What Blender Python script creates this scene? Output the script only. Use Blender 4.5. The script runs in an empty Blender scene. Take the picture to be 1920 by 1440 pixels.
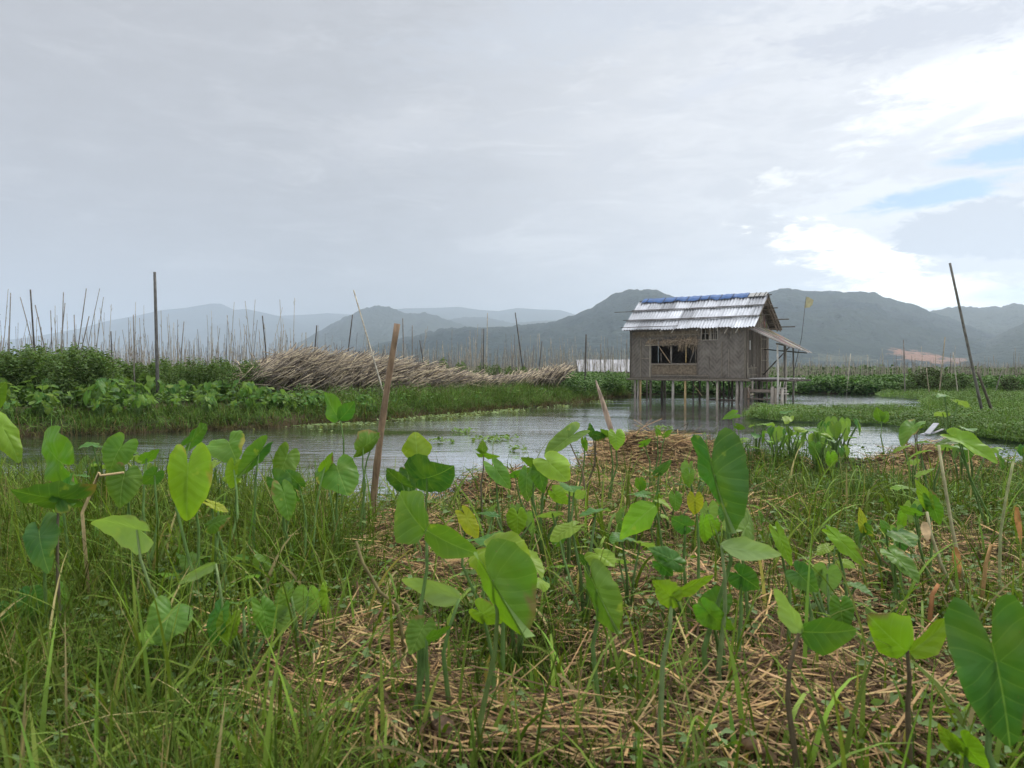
import bpy, math, random
import numpy as np
from mathutils import Vector, Matrix
R = math.radians
SC = bpy.context.scene
COL = SC.collection

# ------------------------------------------------------------------ camera
F = 1545.0
CAMZ = 1.25
HOR = 688.0
PITCH = math.atan((720 - HOR) / F)
cd = bpy.data.cameras.new('camera')
cam = bpy.data.objects.new('camera', cd)
COL.objects.link(cam)
cam.location = (0, 0, CAMZ)
cam.rotation_euler = (R(90) - PITCH, 0, 0)
cd.sensor_width = 36
cd.lens = F / 1920 * 36
cd.clip_start = 0.05
cd.clip_end = 60000
cd.dof.use_dof = True
cd.dof.focus_distance = 14
cd.dof.aperture_fstop = 8.5
SC.camera = cam
SC.view_settings.view_transform = 'Standard'
SC.view_settings.look = 'None'
SC.view_settings.gamma = 1
SC.view_settings.exposure = 0.0
cy = SC.cycles
cy.use_denoising = True
cy.max_bounces = 6
cy.diffuse_bounces = 3
cy.glossy_bounces = 3
cy.transmission_bounces = 3
cy.volume_bounces = 1
cy.transparent_max_bounces = 8
cy.use_adaptive_sampling = True
cy.adaptive_threshold = 0.02

CP, SP = math.cos(PITCH), math.sin(PITCH)
def ray(u, v):
    a, b = u - 960, 720 - v
    return Vector((a, F * CP + b * SP, -F * SP + b * CP))
def P(u, v, Y):                      # point seen at (u, v) at distance Y
    d = ray(u, v)
    return Vector((0, 0, CAMZ)) + d * (Y / d.y)
def G(u, v, z=0.0):                  # point seen at (u, v) on level z
    d = ray(u, v)
    return Vector((0, 0, CAMZ)) + d * ((z - CAMZ) / d.z)

# ------------------------------------------------------------------ node helper
class S:
    """a socket with arithmetic"""
    def __init__(s, nt, sock): s.nt, s.k = nt, sock
    def _m(s, op, *o, clamp=False):
        n = s.nt.nodes.new('ShaderNodeMath'); n.operation = op; n.use_clamp = clamp
        s.nt.links.new(s.k, n.inputs[0])
        for i, x in enumerate(o):
            if isinstance(x, S): s.nt.links.new(x.k, n.inputs[i + 1])
            else: n.inputs[i + 1].default_value = x
        return S(s.nt, n.outputs[0])
    def __add__(s, o): return s._m('ADD', o)
    __radd__ = __add__
    def __sub__(s, o): return s._m('SUBTRACT', o)
    def __rsub__(s, o): return (s * -1.0) + o
    def __mul__(s, o): return s._m('MULTIPLY', o)
    __rmul__ = __mul__
    def __truediv__(s, o): return s._m('DIVIDE', o)
    def pw(s, o): return s._m('POWER', o)
    def mx(s, o): return s._m('MAXIMUM', o)
    def mn(s, o): return s._m('MINIMUM', o)
    def ab(s): return s._m('ABSOLUTE')
    def fr(s): return s._m('FRACT')
    def sin(s): return s._m('SINE')
    def sq(s): return s._m('SQRT')
    def ss(s, a, b, lo=0.0, hi=1.0):
        n = s.nt.nodes.new('ShaderNodeMapRange'); n.interpolation_type = 'SMOOTHSTEP'
        s.nt.links.new(s.k, n.inputs[0])
        for i, x in enumerate((a, b, lo, hi)): n.inputs[i + 1].default_value = x
        return S(s.nt, n.outputs[0])
def link(nt, a, b):
    if isinstance(a, S): nt.links.new(a.k, b)
    elif isinstance(a, (int, float)): b.default_value = a
    else: b.default_value = tuple(a) + ((1,) if len(a) == 3 and len(b.default_value) == 4 else ())
def mixc(nt, f, a, b, mode='MIX'):
    n = nt.nodes.new('ShaderNodeMix'); n.data_type = 'RGBA'; n.blend_type = mode
    link(nt, f, n.inputs[0]); link(nt, a, n.inputs[6]); link(nt, b, n.inputs[7])
    return S(nt, n.outputs[2])
def noise(nt, vec, scale, detail=3, rough=0.5, dist=0.0):
    n = nt.nodes.new('ShaderNodeTexNoise')
    n.inputs['Scale'].default_value = scale; n.inputs['Detail'].default_value = detail
    n.inputs['Roughness'].default_value = rough; n.inputs['Distortion'].default_value = dist
    if vec is not None: nt.links.new(vec.k, n.inputs['Vector'])
    return S(nt, n.outputs['Fac'])
def comb(nt, x, y, z):
    n = nt.nodes.new('ShaderNodeCombineXYZ')
    for i, a in enumerate((x, y, z)): link(nt, a, n.inputs[i])
    return S(nt, n.outputs[0])
def sep(nt, v):
    n = nt.nodes.new('ShaderNodeSeparateXYZ'); nt.links.new(v.k, n.inputs[0])
    return [S(nt, o) for o in n.outputs]
def coord(nt, which='Object'):
    n = nt.nodes.new('ShaderNodeTexCoord'); return S(nt, n.outputs[which])
def mapping(nt, v, scale, rot=(0, 0, 0)):
    n = nt.nodes.new('ShaderNodeMapping'); nt.links.new(v.k, n.inputs[0])
    n.inputs['Scale'].default_value = scale; n.inputs['Rotation'].default_value = rot
    return S(nt, n.outputs[0])

# ------------------------------------------------------------------ world: sky behind broken cloud
SUN_AZ, SUN_EL = 38.0, 42.0            # degrees right of the view direction, elevation
w = bpy.data.worlds.new('World'); SC.world = w; w.use_nodes = True
nt = w.node_tree; nt.nodes.clear()
wo = nt.nodes.new('ShaderNodeOutputWorld'); bg = nt.nodes.new('ShaderNodeBackground')
nt.links.new(bg.outputs[0], wo.inputs[0]); bg.inputs[1].default_value = 0.1
sky = nt.nodes.new('ShaderNodeTexSky'); sky.sky_type = 'NISHITA'; sky.sun_disc = False
sky.sun_elevation = R(SUN_EL); sky.sun_rotation = R(SUN_AZ)
dirv = coord(nt, 'Generated')
x, y, z = sep(nt, dirv)
az = x._m('ARCTAN2', y) * 57.2958
el = z._m('ARCSINE') * 57.2958
pv = comb(nt, az * 0.05, el * 0.11, 0.0)
n1 = noise(nt, pv, 1.6, 6, 0.55, 0.4)
n2 = noise(nt, comb(nt, az * 0.05 + 7.3, el * 0.16, 2.0), 4.5, 7, 0.6, 0.3)
n4 = noise(nt, comb(nt, az * 0.045 + 1.7, el * 0.17, 8.0), 3.0, 8, 0.62, 0.6)
n5 = noise(nt, comb(nt, az * 0.16 + 4.0, el * 0.42, 12.0), 4.0, 8, 0.62, 0.5)
n3 = noise(nt, comb(nt, az * 0.03 + 3.1, el * 0.08, 5.0), 1.3, 4, 0.5)
def blob(a0, e0, ra, re, k=1.3, tilt=0.0, edge=0.55):
    da = az - a0; de = el - e0
    if tilt: de = de - da * tilt
    d = ((da * (1 / ra)).pw(2.0) + (de * (1 / re)).pw(2.0)).sq()
    d = d + (n2 - 0.5) * (k * 1.2) + (n1 - 0.5) * (k * 0.8) + (n5 - 0.5) * (k * 0.9)
    return d.ss(1.0 - edge, 1.0, 1.0, 0.0)
# cloud colour, unit = picture brightness
grey = (0.475, 0.48, 0.505); hi_ = (0.76, 0.76, 0.785); low = (0.67, 0.70, 0.74)
lightm = (az + n3 * 26.0 - 13.0 + n1 * 14.0 - 7.0 - el * 0.35).ss(-16.0, 9.0)
c = mixc(nt, lightm, grey, hi_)
c = mixc(nt, blob(-8, 15.5, 9, 3.0, 1.0, 0.2, 0.9) * 0.45, c, hi_)
lm_ = az.ss(-22.0, 8.0, 0.35, 1.0)
c = mixc(nt, (n2.ss(0.38, 0.66)) * 0.55 * lm_, c, (0.60, 0.61, 0.65))
c = mixc(nt, (n4.ss(0.50, 0.75)) * 0.5 * lm_, c, (0.88, 0.88, 0.90))
c = mixc(nt, blob(4, 22.5, 16, 3.2, 1.2, 0.15, 0.9) * 0.7, c, (0.58, 0.61, 0.67))
c = mixc(nt, el.ss(0.0, 10.0, 0.6, 0.0), c, low)
right = az.ss(12.0, 32.0)
c = mixc(nt, right * n3.ss(0.25, 0.55) * 0.4, c, (0.95, 0.95, 0.98))
c = mixc(nt, blob(29, 16.3, 10, 3.2, 1.6, 0.06, 1.0), c, (1.25, 1.25, 1.27))
c = mixc(nt, blob(23.5, 19.8, 12, 2.2, 1.7, 0.04, 0.9) * 0.95, c, (0.56, 0.57, 0.63))
c = mixc(nt, blob(14, 23.5, 20, 2.6, 1.6, -0.05, 0.9) * 0.7, c, (0.56, 0.58, 0.64))
c = mixc(nt, blob(14, 18.3, 6, 1.1, 1.4, 0.25, 0.8) * 0.6, c, (0.64, 0.66, 0.73))
c = mixc(nt, blob(27.6, 14.6, 4.0, 0.7, 1.5, 0.40, 0.9) * 0.7, c, (0.70, 0.71, 0.78))
c = mixc(nt, blob(24, 9.8, 8, 3.0, 1.3) * 0.8, c, (0.93, 0.94, 0.97))
blue = blob(31.5, 12.6, 5.2, 1.0, 0.8, 0.08, 0.6).mx(blob(27.0, 10.4, 5.6, 0.9, 0.9, 0.14, 0.6))
blue = blue.mx(blob(31.0, 4.3, 5.0, 0.8, 0.7, 0.0, 0.8) * 0.6)
c = mixc(nt, blob(17.4, 12.4, 2.6, 1.1, 2.6, 0.0, 1.0) * 0.8, c, (1.15, 1.14, 1.10))
glow = blob(23.0, 7.0, 6.5, 1.8, 1.6, -0.28, 1.0).mx(blob(27.0, 4.6, 7.0, 1.6, 0.9, -0.1, 1.0)).mx(blob(46.0, 7.0, 13.0, 4.0, 0.9, 0.0, 1.0))
c = mixc(nt, glow, c, (2.9, 2.7, 2.2))
c = mixc(nt, blob(30.2, 8.1, 7.4, 2.0, 1.1, -0.06, 0.30), c, (0.58, 0.61, 0.68))
c = mixc(nt, blob(29.3, 12.2, 1.3, 0.35, 1.0, 0.2, 0.7) * 0.9, c, (0.62, 0.63, 0.70))
skyc = nt.nodes.new('ShaderNodeMix'); skyc.data_type = 'RGBA'; skyc.blend_type = 'MULTIPLY'
skyc.inputs[0].default_value = 1.0
nt.links.new(sky.outputs[0], skyc.inputs[6]); skyc.inputs[7].default_value = (0.46, 0.68, 1.02, 1)
# an overcast sky is brighter overhead than at the horizon
lift = el.ss(25.0, 60.0, 1.0, 3.7)
lc = comb(nt, lift * 10.0, lift * 10.0, lift * 10.0)
cc = mixc(nt, 1.0, c, lc, 'MULTIPLY')
fin = mixc(nt, blue * 0.97, cc, S(nt, skyc.outputs[2]))
nt.links.new(fin.k, bg.inputs[0])
w.cycles.sampling_method = 'MANUAL'; w.cycles.sample_map_resolution = 1024

sl = bpy.data.lights.new('sun', 'SUN'); sl.energy = 2.1; sl.angle = R(10); sl.color = (1, 0.95, 0.86)
so = bpy.data.objects.new('sun', sl); COL.objects.link(so)
sd = Vector((math.sin(R(SUN_AZ)) * math.cos(R(SUN_EL)), math.cos(R(SUN_AZ)) * math.cos(R(SUN_EL)), math.sin(R(SUN_EL))))
so.rotation_euler = sd.to_track_quat('Z', 'Y').to_euler()

# ------------------------------------------------------------------ mesh helpers
class MB:
    def __init__(s): s.v, s.f, s.c, s.m, s.uv = [], [], [], [], []
    def add(s, vs, fs, col=(1, 1, 1), mi=0, cols=None):
        o = len(s.v); s.v += [tuple(p) for p in vs]
        s.f += [tuple(i + o for i in q) for q in fs]
        s.m += [mi] * len(fs)
        s.c += ([tuple(k) for k in cols] if cols is not None else [tuple(col)] * len(vs))
    def box(s, a, b, col=(1, 1, 1), mi=0, M=None):
        x0, y0, z0 = a; x1, y1, z1 = b
        vs = [Vector(p) for p in ((x0,y0,z0),(x1,y0,z0),(x1,y1,z0),(x0,y1,z0),(x0,y0,z1),(x1,y0,z1),(x1,y1,z1),(x0,y1,z1))]
        if M: vs = [M @ p for p in vs]
        s.add(vs, [(3,2,1,0),(4,5,6,7),(0,1,5,4),(1,2,6,5),(2,3,7,6),(3,0,4,7)], col, mi)
    def bar(s, p, q, w_, t, col=(1, 1, 1), mi=0, up=(0, 0, 1)):      # flat bar p-q
        p, q = Vector(p), Vector(q); d = (q - p); L = d.length; d.normalize()
        u = Vector(up); a = d.cross(u)
        if a.length < 1e-4: a = d.cross(Vector((0, 1, 0)))
        a.normalize(); b = a.cross(d)
        M = Matrix((a, d, b)).transposed().to_4x4(); M.translation = p
        s.box((-w_/2, 0, -t/2), (w_/2, L, t/2), col, mi, M)
    def tube(s, pts, rad, n=7, col=(1, 1, 1), mi=0, cols=None, cap=True):
        pts = [Vector(p) for p in pts]; N = len(pts)
        if not hasattr(rad, '__len__'): rad = [rad] * N
        vs, fs, cs = [], [], []
        ref = Vector((0.31, 0.87, 0.12)).normalized()
        for i, p in enumerate(pts):
            d = (pts[min(i+1, N-1)] - pts[max(i-1, 0)]).normalized()
            a = d.cross(ref)
            if a.length < 0.05: a = d.cross(Vector((1, 0, 0)))
            a.normalize(); b = d.cross(a)
            for k in range(n):
                t = 2 * math.pi * k / n
                vs.append(p + (a * math.cos(t) + b * math.sin(t)) * rad[i])
                cs.append(cols[i] if cols else col)
        for i in range(N - 1):
            for k in range(n):
                k2 = (k + 1) % n
                fs.append((i*n+k, (i+1)*n+k, (i+1)*n+k2, i*n+k2))
        if cap:
            fs.append(tuple(range(n))); fs.append(tuple((N-1)*n + n-1-k for k in range(n)))
        s.add(vs, fs, col, mi, cs)
    def build(s, name, mats, parent=None, smooth=False):
        return mesh_obj(name, np.array(s.v, dtype=np.float32), s.f, mats, np.array(s.c, dtype=np.float32), parent, smooth, s.m)

def link_obj(name, me, parent=None):
    o = bpy.data.objects.new(name, me); COL.objects.link(o)
    if parent is not None: o.parent = parent
    return o
def mesh_obj(name, V, faces, mats, C=None, parent=None, smooth=False, mi=None, UV=None):
    me = bpy.data.meshes.new(name)
    V = np.asarray(V, dtype=np.float32)
    if isinstance(faces, np.ndarray):
        k = faces.shape[1]; nf = len(faces)
        me.vertices.add(len(V)); me.vertices.foreach_set('co', V.ravel())
        me.loops.add(nf * k); me.loops.foreach_set('vertex_index', faces.astype(np.int32).ravel())
        me.polygons.add(nf); me.polygons.foreach_set('loop_start', np.arange(nf, dtype=np.int32) * k)
        me.update(calc_edges=True)
    else:
        me.from_pydata(V.tolist(), [], faces); me.update()
    if C is not None:
        a = me.color_attributes.new('Col', 'FLOAT_COLOR', 'POINT')
        C4 = np.ones((len(V), 4), dtype=np.float32); C4[:, :3] = C
        a.data.foreach_set('color', C4.ravel())
    if UV is not None:
        l = me.uv_layers.new(name='UVMap')
        idx = np.zeros(len(me.loops), dtype=np.int32); me.loops.foreach_get('vertex_index', idx)
        l.data.foreach_set('uv', np.asarray(UV, dtype=np.float32)[idx].ravel())
    if not isinstance(mats, (list, tuple)): mats = [mats]
    for m in mats: me.materials.append(m)
    if mi is not None and len(mats) > 1: me.polygons.foreach_set('material_index', np.array(mi, dtype=np.int32))
    if smooth: me.polygons.foreach_set('use_smooth', np.ones(len(me.polygons), dtype=bool))
    return link_obj(name, me, parent)
def empty(name, loc=(0, 0, 0), rz=0.0):
    o = bpy.data.objects.new(name, None); COL.objects.link(o)
    o.location = loc; o.rotation_euler = (0, 0, rz); o.empty_display_size = 0.2
    return o
def tag(o, label=None, cat=None, group=None, kind=None):
    if label: o['label'] = label
    if cat: o['category'] = cat
    if group: o['group'] = group
    if kind: o['kind'] = kind
    return o
def copy_tree(o, kids, loc, rz, sc=1.0):
    c_ = o.copy(); COL.objects.link(c_)
    c_.location = loc; c_.rotation_euler = (0, 0, rz); c_.scale = (sc, sc, sc)
    for k in kids:
        d = k.copy(); COL.objects.link(d); d.parent = c_
    return c_

# smooth value noise in numpy
_rs = np.random.RandomState(11); _tab = _rs.rand(256, 256)
def vn(X, Y):
    xi = np.floor(X).astype(int); yi = np.floor(Y).astype(int)
    fx = X - xi; fy = Y - yi; fx = fx*fx*(3-2*fx); fy = fy*fy*(3-2*fy)
    t = lambda a, b: _tab[a % 256, b % 256]
    return (t(xi,yi)*(1-fx)+t(xi+1,yi)*fx)*(1-fy) + (t(xi,yi+1)*(1-fx)+t(xi+1,yi+1)*fx)*fy
def fbm(X, Y, o=4):
    s_, a, k = 0, 0.5, 0
    for i in range(o):
        s_ = s_ + a * vn(X * 2**i + 17*i, Y * 2**i + 31*i); k += a; a *= 0.5
    return s_ / k
def ridged(X, Y, o=4):
    s_, a, k = 0, 0.5, 0
    for i in range(o):
        s_ = s_ + a * (1 - np.abs(2*vn(X * 2**i + 13*i, Y * 2**i + 7*i) - 1)); k += a; a *= 0.5
    return s_ / k
def inpoly(X, Y, poly):
    ins = np.zeros(X.shape, dtype=bool); n = len(poly)
    for i in range(n):
        x0, y0 = poly[i]; x1, y1 = poly[(i + 1) % n]
        if y0 == y1: continue
        cnd = ((y0 > Y) != (y1 > Y)) & (X < (x1 - x0) * (Y - y0) / (y1 - y0) + x0)
        ins ^= cnd
    return ins

# ------------------------------------------------------------------ materials
def new_mat(name):
    m = bpy.data.materials.new(name); m.use_nodes = True
    nt = m.node_tree; b = nt.nodes['Principled BSDF']
    return m, nt, b
def attr(nt, name='Col'):
    n = nt.nodes.new('ShaderNodeAttribute'); n.attribute_name = name; return S(nt, n.outputs['Color'])
def bump(nt, b, h, strength, dist):
    n = nt.nodes.new('ShaderNodeBump'); n.inputs['Strength'].default_value = strength
    n.inputs['Distance'].default_value = dist; link(nt, h, n.inputs['Height'])
    nt.links.new(n.outputs[0], b.inputs['Normal'])
def mat_tint(name, rough=0.7, spec=0.3, var=0.35, scale=8.0, bumpd=0.0, metal=0.0, stretch=(1, 1, 1)):
    m, nt, b = new_mat(name)
    v = mapping(nt, coord(nt), stretch)
    n = noise(nt, v, scale, 5, 0.6)
    k = n.ss(0.25, 0.75, 1 - var, 1 + var)
    col = mixc(nt, 1.0, attr(nt), comb(nt, k, k, k), 'MULTIPLY')
    nt.links.new(col.k, b.inputs['Base Color'])
    b.inputs['Roughness'].default_value = rough; b.inputs['Metallic'].default_value = metal
    b.inputs['Specular IOR Level'].default_value = spec
    if bumpd: bump(nt, b, n, 0.8, bumpd)
    return m
def mat_foliage(name, transl=0.35, rough=0.5, back=1.0, veins=False, scale=6.0, var=0.3, spec=0.08):
    m, nt, b = new_mat(name)
    n = noise(nt, coord(nt), scale, 3, 0.5)
    k = n.ss(0.25, 0.75, 1 - var, 1 + var)
    col = mixc(nt, 1.0, attr(nt), comb(nt, k, k, k), 'MULTIPLY')
    if veins:
        ux, uy, _ = sep(nt, coord(nt, 'UV'))
        ax_ = ux.ab()
        mid = ax_.ss(0.0, 0.022, 1.0, 0.0)
        sgn = uy.ss(-0.03, 0.03, -1.0, 1.0)
        wv = noise(nt, coord(nt), 9.0, 2, 0.5)
        s1 = ((uy * sgn) - ax_ * 0.75 + ax_ * ax_ * 0.45 + wv * 0.10) * 4.6
        d = (s1.fr() - 0.5).ab()
        s1 = s1
        side = d.ss(0.44, 0.5, 0.0, 1.0)
        v_ = mid.mx(side * 0.42)
        col2 = mixc(nt, v_ * 0.5, col, (0.26, 0.40, 0.09))
        big = noise(nt, coord(nt), 6.5, 3, 0.55)
        col2 = mixc(nt, big.ss(0.42, 0.72) * 0.55, col2, (0.14, 0.23, 0.022))
        col2 = mixc(nt, big.ss(0.25, 0.45, 0.5, 0.0), col2, (0.03, 0.10, 0.025))
        spk = noise(nt, coord(nt), 95.0, 2, 0.5).ss(0.70, 0.76)
        col2 = mixc(nt, spk * 0.5, col2, (0.16, 0.12, 0.04))
        blot = noise(nt, coord(nt), 14.0, 3, 0.6).ss(0.64, 0.76)
        col2 = mixc(nt, blot * 0.45, col2, (0.42, 0.46, 0.06))
        h = (s1.fr() - 0.5).ab() * -1.0 + n * 0.3
        bump(nt, b, h, 0.5, 0.006)
        col = col2
    if back != 1.0:
        g = nt.nodes.new('ShaderNodeNewGeometry')
        pale = mixc(nt, 0.55, col, (0.22, 0.31, 0.14))
        col = mixc(nt, S(nt, g.outputs['Backfacing']), col, pale)
    nt.links.new(col.k, b.inputs['Base Color'])
    b.inputs['Roughness'].default_value = rough; b.inputs['Specular IOR Level'].default_value = spec
    t = nt.nodes.new('ShaderNodeBsdfTranslucent')
    tc = mixc(nt, 1.0, col, (1.35, 1.5, 0.55), 'MULTIPLY'); nt.links.new(tc.k, t.inputs[0])
    mx = nt.nodes.new('ShaderNodeMixShader'); mx.inputs[0].default_value = transl
    nt.links.new(b.outputs[0], mx.inputs[1]); nt.links.new(t.outputs[0], mx.inputs[2])
    nt.links.new(mx.outputs[0], nt.nodes['Material Output'].inputs[0])
    return m
M_leaf = mat_foliage('taro_leaf', 0.34, 0.45, 0.5, True, 5.0, 0.25, 0.16)
M_farleaf = mat_foliage('bank_leaf', 0.30, 0.55, 0.5, False, 2.0, 0.3)
M_stalk = mat_foliage('stalk', 0.15, 0.5, 1.0, False, 20, 0.2)
M_grass = mat_foliage('grass_blade', 0.22, 0.6, 1.0, False, 3.0, 0.25, 0.06)
M_straw = mat_tint('straw', 0.85, 0.06, 0.3, 25)
M_litter = mat_tint('dead_leaf', 0.85, 0.08, 0.45, 30)
M_wood = mat_tint('weathered_wood', 0.8, 0.2, 0.4, 9, 0.004, 0, (6, 6, 0.7))
M_bamboo = mat_tint('bamboo', 0.6, 0.3, 0.5, 9, 0.002, 0, (3, 3, 1))
M_thatch = mat_tint('thatch', 0.9, 0.05, 0.45, 12)
M_tarp = mat_tint('tarp', 0.5, 0.4, 0.2, 4, 0.01)
M_cloth = mat_tint('cloth', 0.8, 0.1, 0.15, 5)

def soil_mat(name, a, b_, scale=3.0, c3=None, bd=0.03):
    m, nt, b = new_mat(name)
    v = coord(nt)
    n = noise(nt, v, scale, 8, 0.65); n_ = noise(nt, v, scale * 0.25, 4, 0.5)
    col = mixc(nt, n.ss(0.35, 0.65), a, b_)
    if c3: col = mixc(nt, n_.ss(0.42, 0.62), col, c3)
    nt.links.new(col.k, b.inputs['Base Color']); b.inputs['Roughness'].default_value = 0.95
    b.inputs['Specular IOR Level'].default_value = 0.1
    bump(nt, b, n, 1.0, bd)
    return m
M_soil = soil_mat('soil', (0.010, 0.008, 0.005), (0.038, 0.028, 0.017), 14, (0.018, 0.020, 0.008), 0.02)
M_bank = soil_mat('bank_soil', (0.03, 0.035, 0.015), (0.06, 0.085, 0.025), 3, (0.07, 0.055, 0.03), 0.06)
M_mat = soil_mat('floating_mat', (0.025, 0.045, 0.014), (0.055, 0.10, 0.03), 5, (0.05, 0.08, 0.03), 0.05)

# water
m, nt, b = new_mat('lake_water'); M_water = m
v = coord(nt)
wx, wy, wz = sep(nt, v)
na = noise(nt, comb(nt, wx * 1.0, wy * 1.6, 0.0), 2.2, 3, 0.55)
nb = noise(nt, comb(nt, wx * 1.0, wy * 1.3, 3.0), 12.0, 3, 0.6)
vor = nt.nodes.new('ShaderNodeTexVoronoi'); vor.inputs['Scale'].default_value = 5.0
nt.links.new(comb(nt, wx, wy, 0.0).k, vor.inputs['Vector'])
dv = S(nt, vor.outputs['Distance'])
ring = (dv * 46.0).sin() * dv.ss(0.05, 0.32, 1.0, 0.0)
calm = noise(nt, comb(nt, wx * 0.35, wy, 9.0), 0.35, 3, 0.5).ss(0.38, 0.6, 0.25, 1.0)
nc = noise(nt, comb(nt, wx * 0.5, wy * 1.6, 6.0), 3.5, 4, 0.6)
h = (na * 0.35 + nc * 0.9 + nb * 0.16 + ring * 0.05) * calm
bump(nt, b, h, 0.5, 0.044)
b.inputs['Base Color'].default_value = (0.045, 0.052, 0.045, 1)
b.inputs['Roughness'].default_value = 0.04
b.inputs['IOR'].default_value = 1.55
b.inputs['Specular IOR Level'].default_value = 0.6

gl = nt.nodes.new('ShaderNodeBsdfGlossy'); gl.inputs['Color'].default_value = (0.95, 0.96, 0.97, 1); gl.inputs['Roughness'].default_value = 0.05
nt.links.new(b.inputs['Normal'].links[0].from_socket, gl.inputs['Normal'])
mxs = nt.nodes.new('ShaderNodeMixShader'); mxs.inputs[0].default_value = 0.74
nt.links.new(b.outputs[0], mxs.inputs[1]); nt.links.new(gl.outputs[0], mxs.inputs[2]); nt.links.new(mxs.outputs[0], nt.nodes['Material Output'].inputs[0])
# hills
def hill_mat(name, a, b_, patch=False):
    m, nt, b = new_mat(name)
    v = coord(nt)
    n = noise(nt, v, 0.004, 8, 0.62); n_ = noise(nt, v, 0.03, 5, 0.6)
    col = mixc(nt, n.ss(0.35, 0.65), a, b_)
    col = mixc(nt, n_.ss(0.3, 0.7) * 0.5, col, (a[0]*0.5, a[1]*0.5, a[2]*0.5))
    if patch:
        px, py, pz = sep(nt, v)
        nf_ = noise(nt, v, 0.05, 6, 0.65)
        nn = (nf_ - 0.5) * 3.2 + (n_ - 0.5) * 2.0
        for (u, vv, ru, rz_, colr) in ((1735, 668, 58, 15, (0.24, 0.13, 0.08)), (1790, 673, 48, 5, (0.20, 0.13, 0.09)),
                                       (1560, 671, 60, 8, (0.065, 0.07, 0.042)), (1630, 690, 40, 6, (0.06, 0.06, 0.04))):
            k_ = 1480.0 / F
            dd = (((px - (u - 960) * k_) * (1 / (ru * k_))).pw(2.0) + ((pz - (HOR - vv) * k_) * (1 / (rz_ * k_))).pw(2.0)).sq() + nn
            col = mixc(nt, dd.ss(0.7, 1.1, 1.0, 0.0), col, colr)
    nt.links.new(col.k, b.inputs['Base Color']); b.inputs['Roughness'].default_value = 1
    b.inputs['Specular IOR Level'].default_value = 0.0
    bump(nt, b, n_, 1.0, 22.0)
    return m
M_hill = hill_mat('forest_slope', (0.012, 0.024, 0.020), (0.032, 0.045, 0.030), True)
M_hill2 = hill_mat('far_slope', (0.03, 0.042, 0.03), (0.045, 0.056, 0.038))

def hills(name, prof, D, seed, front=0.42, back=0.4, mat=M_hill2, tree=0.0, spur=0.32, nu=420, nr=64):
    us = np.linspace(prof[0][0], prof[-1][0], nu)
    vs = np.interp(us, [p[0] for p in prof], [p[1] for p in prof])
    t = np.concatenate([np.linspace(0, 1, nr), 1 + np.linspace(0, 1, 14)[1:]])
    U, T = np.meshgrid(us, t)
    ridge = (HOR - np.tile(vs, (len(t), 1))) / F * D + CAMZ
    Dd = np.where(T <= 1, D * (1 - front * (1 - T)), D * (1 + back * (T - 1)))
    X = (U - 960) / F * Dd
    prf = np.where(T <= 1, T ** 1.15, (2 - T))
    kx = D * 0.11
    rg = ridged(X / kx + seed, Dd / (kx * 2.6) + seed * 3, 5)
    fb = fbm(X / (kx * 0.25) + seed, Dd / (kx * 0.25), 4)
    bell = np.clip(T * (1 - T) * 4, 0, 1)
    Z = ridge * prf * (1 + bell * spur * (rg - 0.62) * 2.2) + ridge * bell * 0.10 * (fb - 0.5)
    Z = np.where(T <= 1, np.minimum(Z, ridge * (0.15 + 0.85 * T) * 0.995 + 1), Z)
    if tree:
        Z = Z + tree * ((0.6 * vn(X / (tree * .9), Dd / (tree * 2.2)) + .6 * vn(X / (tree * 2.6) + 50, Dd / (tree * 3))) - 0.3) * np.clip(T * 3, 0, 1) * (T < 1.3)
    Z = np.where(T == 0, -0.6, Z); Z = np.where(T >= 2, -0.6, Z)
    Z[:, 0] = -0.6; Z[:, -1] = -0.6
    V = np.stack([X, Dd, Z], -1).reshape(-1, 3)
    r, c_ = U.shape
    i = np.arange(r * c_).reshape(r, c_)
    Fq = np.stack([i[:-1, :-1], i[:-1, 1:], i[1:, 1:], i[1:, :-1]], -1).reshape(-1, 4)
    o = mesh_obj(name, V, Fq, mat, None, None, True)
    return tag(o, kind='structure')
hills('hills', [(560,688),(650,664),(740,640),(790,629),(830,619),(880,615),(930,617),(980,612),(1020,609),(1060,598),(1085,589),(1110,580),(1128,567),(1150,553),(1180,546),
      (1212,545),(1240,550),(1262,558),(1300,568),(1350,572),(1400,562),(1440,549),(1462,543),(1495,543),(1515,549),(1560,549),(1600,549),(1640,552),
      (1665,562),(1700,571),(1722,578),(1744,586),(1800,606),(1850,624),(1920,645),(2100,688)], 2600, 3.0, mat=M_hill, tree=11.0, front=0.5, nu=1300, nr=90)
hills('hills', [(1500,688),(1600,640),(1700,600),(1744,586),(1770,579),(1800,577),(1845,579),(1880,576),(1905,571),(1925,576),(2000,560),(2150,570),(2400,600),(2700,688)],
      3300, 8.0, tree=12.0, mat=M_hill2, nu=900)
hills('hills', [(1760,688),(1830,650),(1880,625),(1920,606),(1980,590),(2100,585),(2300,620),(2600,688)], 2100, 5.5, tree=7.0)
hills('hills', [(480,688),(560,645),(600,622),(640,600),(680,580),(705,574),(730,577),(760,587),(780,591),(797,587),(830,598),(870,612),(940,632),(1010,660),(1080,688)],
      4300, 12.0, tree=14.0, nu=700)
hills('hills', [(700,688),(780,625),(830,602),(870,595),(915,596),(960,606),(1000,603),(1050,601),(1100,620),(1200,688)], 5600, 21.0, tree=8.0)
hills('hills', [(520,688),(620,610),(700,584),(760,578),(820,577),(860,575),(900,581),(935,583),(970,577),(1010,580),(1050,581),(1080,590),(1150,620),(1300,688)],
      8300, 31.0)
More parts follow.
